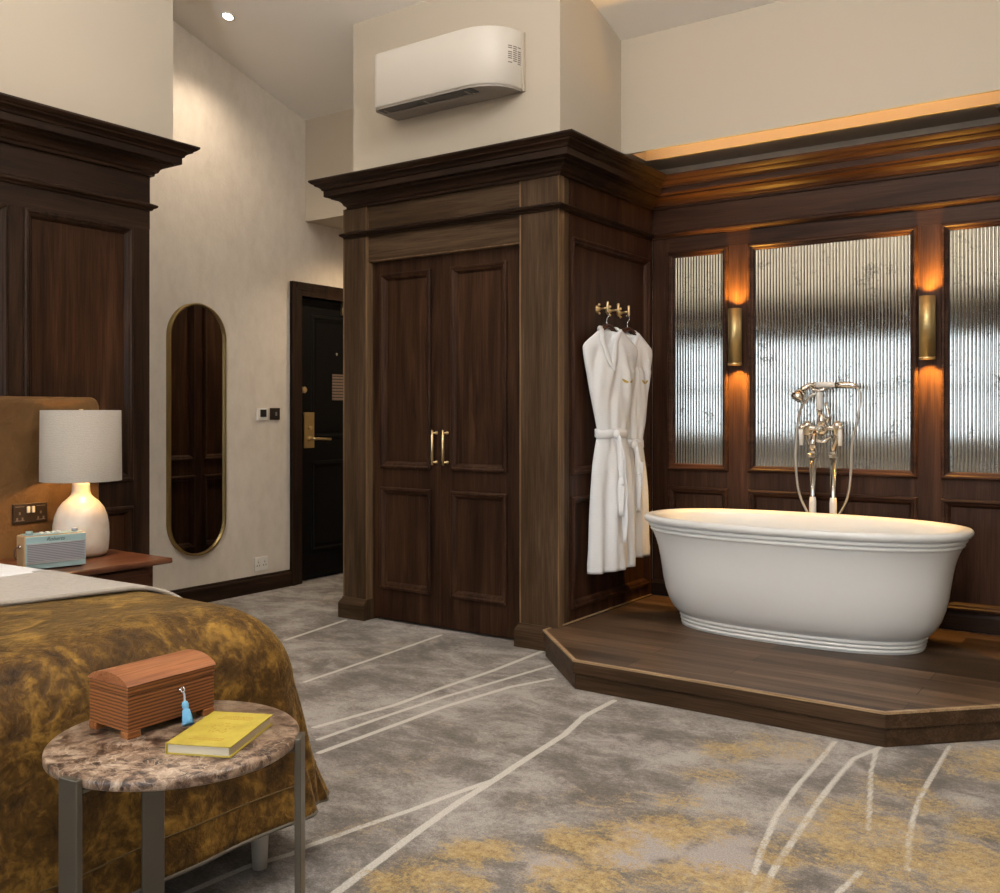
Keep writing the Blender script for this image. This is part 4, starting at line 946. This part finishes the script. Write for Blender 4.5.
ft = bpy.data.objects.new('maker_script', fc); COL.objects.link(ft); ft.parent = fp; ft.location = (.0506,-.004,.116); ft.rotation_euler = (PI/2,0,PI/2); bpy.context.view_layer.update(); tm = bpy.data.meshes.new_from_object(ft); bpy.data.objects.remove(ft); tm.materials.append(simple('script_ink',(.05,.07,.07),.4))
ft = bpy.data.objects.new('maker_script', tm); COL.objects.link(ft); ft.parent = fp; ft.location = (.0506,-.004,.116); ft.rotation_euler = (PI/2,0,PI/2); ft['label'] = 'dark script lettering'

# bed
BXF, BYF = -2.105, 1.645                        # where the flat top starts to roll over (foot, far side)
def drape(x0, ztop, drop, r, flare, p_in, fx=BXF, fy=BYF, ynear=.15, step=.022, amp=.012, seed=1, foot=True, x_end=None, thick=0, rough=.004, skew=0):
    """cloth over the mattress: grid in cloth space; beyond the flat area it rolls over an edge of radius r and falls"""
    g_ = random.Random(seed); phs = [g_.random()*6.28 for _ in range(8)]
    def fall(e):
        arc = r*PI/2
        if e <= 0: return 0, 0
        if e < arc: t = e/r; return r*math.sin(t), r*(1-math.cos(t))
        q = e-arc; return r+flare*q, r+q*.985
    E = r*PI/2+drop-r
    ps = list(np.arange(x0, fx, step*1.6))+([fx+E*i/44 for i in range(45)] if foot else [x_end])
    qs = list(np.arange(ynear, fy, step*1.6))+[fy+E*i/44 for i in range(45)]
    V = []; idx = {}
    for i, p in enumerate(ps):
        for j, q in enumerate(qs):
            dp, dq = max(0,p-fx) if foot else 0, max(0,q-fy)
            h = math.hypot(dp,dq); e = max(dp,dq); x, y, z = p, q, ztop
            if h > 0:
                a_ = math.atan2(dq,dp); hh, vv = fall(e)
                k = max(0,(vv-r*.6)/drop)
                w_ = amp*k*(math.sin(a_*7+phs[0])+.6*math.sin(13*a_+phs[1])) if dp > 0 and dq > 0 else 0
                w_ += amp*k*(.7*math.sin((q if dp > 0 else p)*9+phs[2])+.45*math.sin((q if dp > 0 else p)*21+phs[3]+vv*3))
                hh += w_
                pw = 2/(2.2+2.6*min(1,vv/drop)); ca, sa = abs(math.cos(a_))**pw, abs(math.sin(a_))**pw
                x = min(p,fx)+hh*(ca if a_ < PI/2-1e-6 else 0) if foot else p; y = min(q,fy)+hh*((sa if a_ > 1e-6 else 0) if foot else 1); z = ztop-vv
            z += rough*(math.sin(p*5+phs[4])*math.sin(q*6+phs[5])+.5*math.sin(p*13+q*9+phs[6]))*(1 if h == 0 else .5)
            x += skew*(q-1.32)*(p-x0)/(fx-x0) if skew else 0
            idx[i,j] = len(V); V.append((x,y,z))
    F = [(idx[i,j],idx[i+1,j],idx[i+1,j+1],idx[i,j+1]) for i in range(len(ps)-1) for j in range(len(qs)-1)]
    hem = [V[idx[len(ps)-1,j]] for j in range(len(qs))]
    return MB().add(V,F,True), V, idx, ps, qs
bed = thing('bed','large upholstered bed on pale tapered legs against the headboard','bed',(-3.0,.75,0))
obj('base', MB().box(-4.11,-1.97,-.2,1.76,.17,.36), simple('bed_base',(.06,.045,.03),.8), bed, .02)
obj('mattress', MB().box(-4.10,-2.10,-.2,1.66,.36,.65), simple('mattress_white',(.7,.69,.67),.8,bump=.1), bed, .10, seg=5)
for x in (-3.95,-1.965):
    for y in (.0,1.715): obj('leg', MB().lathe([(.0195,0),(.027,.16),(.030,.172)],(x,y,0.0),20), simple('leg_stone',(.52,.50,.46),.45), bed, label='pale grey tapered leg')
mb, V, idx, ps, qs = drape(-2.75,.682,.535,.20,.16,0)
vt = obj('bedspread', mb, VELVET); tag(vt,'gold crushed velvet bedspread draped over the foot of the bed','bedspread')
m = vt.modifiers.new('Solid','SOLIDIFY'); m.thickness = .008; m.offset = 1
np_, nq = len(ps), len(qs)
def ringline(kb):                               # cloth line a fixed distance from the hem, round the corner
    n1 = 44-kb; i1 = np_-1-kb; j1 = nq-1-kb
    return [V[idx[i1,j]] for j in range(0,j1)]+[V[idx[i,j1]] for i in range(i1,-1,-1)]
def off(path, d): 
    c0 = Vector((-2.6,1.2,0)); out = []
    for p in path:
        v = Vector(p); n_ = Vector((1,0,0)) if v.y < BYF else Vector((v.x-BXF,v.y-BYF,0)).normalized() if v.x > BXF else Vector((0,1,0)); out.append(tuple(v+n_*d))
    return out
obj('hem_seam', MB().tube(off(ringline(6),.0085),.0022,6), simple('seam_gold',(.10,.06,.015),.8), vt)
obj('hem_highlight', MB().tube(off(ringline(0),.004),.006,6), simple('hem_highlight_taupe',(.15,.13,.105),.8), vt, label='hem edge highlight built as a taupe strip')  # highlight on the lower hem edge, put into colour as a thin tube
mb, *_ = drape(-4.09,.688,.40,.20,.06,0,fx=-2.92,foot=False,x_end=-2.90,seed=5,rough=.007)
dv = obj('duvet', mb, DUVET); tag(dv,'white cotton duvet at the head of the bed','duvet'); mm = dv.modifiers.new('Solid','SOLIDIFY'); mm.thickness = .014; mm.offset = 1
mb, *_ = drape(-2.92,.694,.34,.205,.06,0,fx=-2.53,foot=False,x_end=-2.52,seed=7,rough=.004,skew=.30)
bk = obj('blanket', mb, BLANKET); tag(bk,'beige wool blanket folded across the bed above the velvet spread','blanket'); mm = bk.modifiers.new('Solid','SOLIDIFY'); mm.thickness = .012; mm.offset = 1

# ================================================================== side table and the things on it
SX, SY, SZ, SR = -1.610, 1.191, .562, .2395
stb = thing('side_table','round brown marble side table with bronze flat bar legs at the bed foot','side table',(SX,SY,0))
obj('tabletop', MB().lathe([(.001,-.019),(SR-.004,-.019),(SR,-.016),(SR,-.004),(SR-.004,0),(.001,0)],(SX,SY,SZ),96), MARBLE, stb)
fwd = Vector((-.5705,.8213)); rgt = Vector((.8213,.5705))
for ang in (1,120,243):
    a_ = math.radians(ang); dirv = rgt*math.cos(a_)+fwd*math.sin(a_); tan = Vector((-dirv.y,dirv.x))
    c0 = Vector((SX,SY))+dirv*(SR-.001)
    lg = MB(); q = [c0-tan*.0235,c0+tan*.0235,c0+tan*.0235+dirv*.013,c0-tan*.0235+dirv*.013]
    lg.prism([tuple(p) for p in q],0,SZ-.001)
    q = [c0-tan*.0235-dirv*.05,c0+tan*.0235-dirv*.05,c0+tan*.0235,c0-tan*.0235]
    lg.prism([tuple(p) for p in q],SZ-.028,SZ-.0192)
    obj('leg', lg, LEGM, stb, .002)

# chest
CW = wood('chest_wood',(.16,.055,.018),(.28,.105,.035),(.38,.16,.06),'Y',rough=.4,k=1.6)
CL = wood('chest_lid_wood',(.19,.064,.024),(.30,.115,.048),(.38,.16,.07),'Y',rough=.4,k=1.6)
def ribbed(name, base, dark):
    m, nt, N, L, b = newmat(name); tc = N.new('ShaderNodeTexCoord'); wv = N.new('ShaderNodeTexWave'); wv.bands_direction = 'Z'; wv.inputs['Scale'].default_value = 46; wv.inputs['Distortion'].default_value = 1.6; wv.inputs['Detail Scale'].default_value = 1.5
    mp = N.new('ShaderNodeMapping'); mp.inputs['Scale'].default_value = (1,.25,1); L.new(tc.outputs['Object'],mp.inputs['Vector']); L.new(mp.outputs['Vector'], wv.inputs['Vector'])
    r = ramp(N,[(.12,dark),(.45,base),(.9,tuple(min(1,c*1.35) for c in base))]); L.new(wv.outputs['Fac'], r.inputs['Fac']); L.new(r.outputs['Color'], b.inputs['Base Color']); b.inputs['Roughness'].default_value = .45
    bp = N.new('ShaderNodeBump'); bp.inputs['Strength'].default_value = .4; bp.inputs['Distance'].default_value = .0012; L.new(wv.outputs['Fac'], bp.inputs['Height']); L.new(bp.outputs['Normal'], b.inputs['Normal'])
    return m
CR = ribbed('chest_ribbed_wood',(.22,.080,.023),(.10,.035,.011))
cx0, cx1, cy0, cy1 = -1.795,-1.663,1.119,1.328
ch = thing('wooden_chest','small domed wooden chest with ribbed sides on the side table','chest',((cx0+cx1)/2,(cy0+cy1)/2,SZ))
obj('body', MB().box(cx0+.001,cx1-.001,cy0+.001,cy1-.001,SZ+.014,SZ+.084), CR, ch, .002)
for x0, x1, y0, y1 in ((cx0,cx0+.025,cy0,cy0+.03),(cx1-.025,cx1,cy0,cy0+.03),(cx0,cx0+.025,cy1-.03,cy1),(cx1-.025,cx1,cy1-.03,cy1)): obj('foot', MB().box(x0,x1,y0,y1,SZ,SZ+.014), CW, ch, .002)
ld = MB().box(cx0,cx1,cy0,cy1,SZ+.085,SZ+.104); lid = obj('lid', ld, CR, ch, .002)
arc = []; hw_ = (cx1-cx0)/2+.002; cxm = (cx0+cx1)/2
for k in range(17): t = -1+2*k/16; arc.append((cxm+hw_*t, SZ+.104+.033*math.sqrt(max(0,1-(t*.93)**2))-.033*math.sqrt(1-.93**2)))
n = len(arc); rr_ = [[(x,y,z) for x,z in arc]+[(cxm+hw_,y,SZ+.1035),(cxm-hw_,y,SZ+.1035)] for y in (cy0-.002,cy1+.002)]
obj('lid_dome', MB().loft(rr_,smooth=False), CL, lid, .001)
ky = 1.236
obj('lock_plate', MB().lathe([(.006,0),(.006,.002),(.001,.002)],(cx1-.004,ky,SZ+.073),14,'X'), BRASSD, ch)
ke = thing('key','small silver key with pale blue tassel hanging from the chest lock','key',(cx1+.004,ky,SZ+.073))
kk = MB().tube([(cx1-.006,ky,SZ+.073),(cx1+.010,ky,SZ+.073)],.0022,8); kk.tube([(cx1+.012+.0055*math.cos(t),ky+.002,SZ+.073+.0065*math.sin(t)) for t in [2*PI*k/14 for k in range(15)]],.0014,6)
obj('key_bow', kk, CHROME, ke)
obj('cord', MB().tube(cat([(cx1+.014,ky+.002,SZ+.070),(cx1+.016,ky+.003,SZ+.062),(cx1+.018,ky+.002,SZ+.050)],4),.0022,6), simple('cord_pale',(.55,.60,.68),.8), ke)
TAS = simple('tassel_blue',(.16,.42,.66),.85,bump=.3,bscale=500)
A_, B_ = Vector((cx1+.018,ky+.002,SZ+.051)), Vector((cx1+.040,ky-.006,SZ+.010))
def ax(t): return A_.lerp(B_,t)
obj('tassel', MB().tube([ax(t) for t in (0,.04,.16,.28,.34,.40,.68,.93,1.0)],[.002,.0055,.0072,.0062,.0050,.0066,.0085,.0105,.0105],18), TAS, ke, label='pale blue tassel')
fr_ = MB(); dz_ = (B_-A_).normalized(); u_ = dz_.cross(Vector((0,0,1))).normalized(); v_ = dz_.cross(u_)
for k in range(20):
    a_ = 2*PI*k/20; q_ = u_*math.cos(a_)+v_*math.sin(a_); fr_.tube([ax(.38)+q_*.0062,ax(.7)+q_*.0086,ax(1.03)+q_*.0105],.0012,5)
o_ = obj('tassel_fringe', fr_, TAS, ke); o_['kind'] = 'stuff'

# book
bx = [(-1.540,1.112),(-1.421,1.168),(-1.502,1.348),(-1.622,1.296)]     # plan corners of the cover
bk_ang = math.atan2(bx[1][1]-bx[0][1],bx[1][0]-bx[0][0])
bcx, bcy = sum(p[0] for p in bx)/4, sum(p[1] for p in bx)/4
bo = thing('book','yellow hardback book lying on the side table beside the chest','book',(bcx,bcy,SZ),bk_ang)
YEL = None
m, nt, N, L, b = newmat('book_cloth_yellow'); tc = N.new('ShaderNodeTexCoord')
r = ramp(N,[(.35,(.36,.275,.028)),(.65,(.48,.385,.055))]); L.new(noise(N,L,tc.outputs['Object'],18,5,.6), r.inputs['Fac']); L.new(r.outputs['Color'], b.inputs['Base Color']); b.inputs['Roughness'].default_value = .5; YEL = m
m, nt, N, L, b = newmat('book_pages'); tc = N.new('ShaderNodeTexCoord'); wv = N.new('ShaderNodeTexWave'); wv.bands_direction = 'Z'; wv.inputs['Scale'].default_value = 260; L.new(tc.outputs['Object'], wv.inputs['Vector'])
r = ramp(N,[(.2,(.56,.50,.38)),(.8,(.72,.67,.54))]); L.new(wv.outputs['Fac'], r.inputs['Fac']); L.new(r.outputs['Color'], b.inputs['Base Color']); b.inputs['Roughness'].default_value = .8; PAGES = m
bw, bh_ = .0655, .0985
obj('cover', MB().box(-bw,bw,-bh_,bh_,.0185,.021).box(-bw,bw,-bh_,bh_,.0,.0025).box(-bw,-bw+.003,-bh_,bh_,.0,.021), YEL, bo, .0012, local=True)
obj('pages', MB().box(-bw+.003,bw-.005,-bh_+.004,bh_-.004,.0025,.0185), PAGES, bo, local=True, label='cream page block')
pr_ = MB(); r2 = random.Random(8)
for yy in (-.070,-.062,.052,.060,.068):                           # faint worn print on the cover
    x = -.036+r2.random()*.01
    while x < .034:
        w_ = .002+r2.random()*.004; pr_.box(x,x+w_,yy,yy+.0045,.021,.0212); x += w_+.0018
for k in range(26):
    a_ = 2*PI*k/26; rr2 = .018+.007*math.sin(5*a_); px_, py_ = rr2*math.cos(a_), rr2*1.2*math.sin(a_); pr_.box(px_-.0016,px_+.0016,py_-.0016,py_+.0016,.021,.0212)
cp_ = obj('cover_print', pr_, simple('print_ochre',(.40,.25,.03),.6), bo, local=True, label='faint ochre print'); cp_['kind'] = 'stuff'

# ================================================================== world, camera
Wd = bpy.data.worlds.new('World'); S.world = Wd; Wd.use_nodes = True
N, L = Wd.node_tree.nodes, Wd.node_tree.links
bg = N['Background']; tc = N.new('ShaderNodeTexCoord'); sep = N.new('ShaderNodeSeparateXYZ'); L.new(tc.outputs['Generated'], sep.inputs[0])
r = ramp(N,[(.42,(.30,.29,.27)),(.5,(.76,.84,.92)),(.8,(.80,.91,1.0))]); mr = N.new('ShaderNodeMapRange'); mr.inputs['From Min'].default_value = -1; L.new(sep.outputs['Z'], mr.inputs['Value']); L.new(mr.outputs['Result'], r.inputs['Fac'])
L.new(r.outputs['Color'], bg.inputs['Color']); bg.inputs['Strength'].default_value = 6.2

cam = bpy.data.cameras.new('Camera'); co = bpy.data.objects.new('Camera', cam); COL.objects.link(co); S.camera = co
cam.sensor_fit = 'HORIZONTAL'; cam.sensor_width = 36; cam.lens = 956/1000*36; cam.shift_y = -(446.5-414)/1000; cam.clip_start = .02
co.location = (0,0,1.2); co.rotation_euler = (PI/2,0,math.atan(664/956))
vs = S.view_settings; S.display_settings.display_device = 'sRGB'; vs.view_transform = 'Standard'; vs.look = 'None'; vs.gamma = 1; vs.use_curve_mapping = False; vs.exposure = 0.2
cy = S.cycles; cy.use_denoising = True; cy.max_bounces = 8; cy.diffuse_bounces = 5; cy.glossy_bounces = 4; cy.sample_clamp_indirect = 6; cy.caustics_reflective = False; cy.caustics_refractive = False
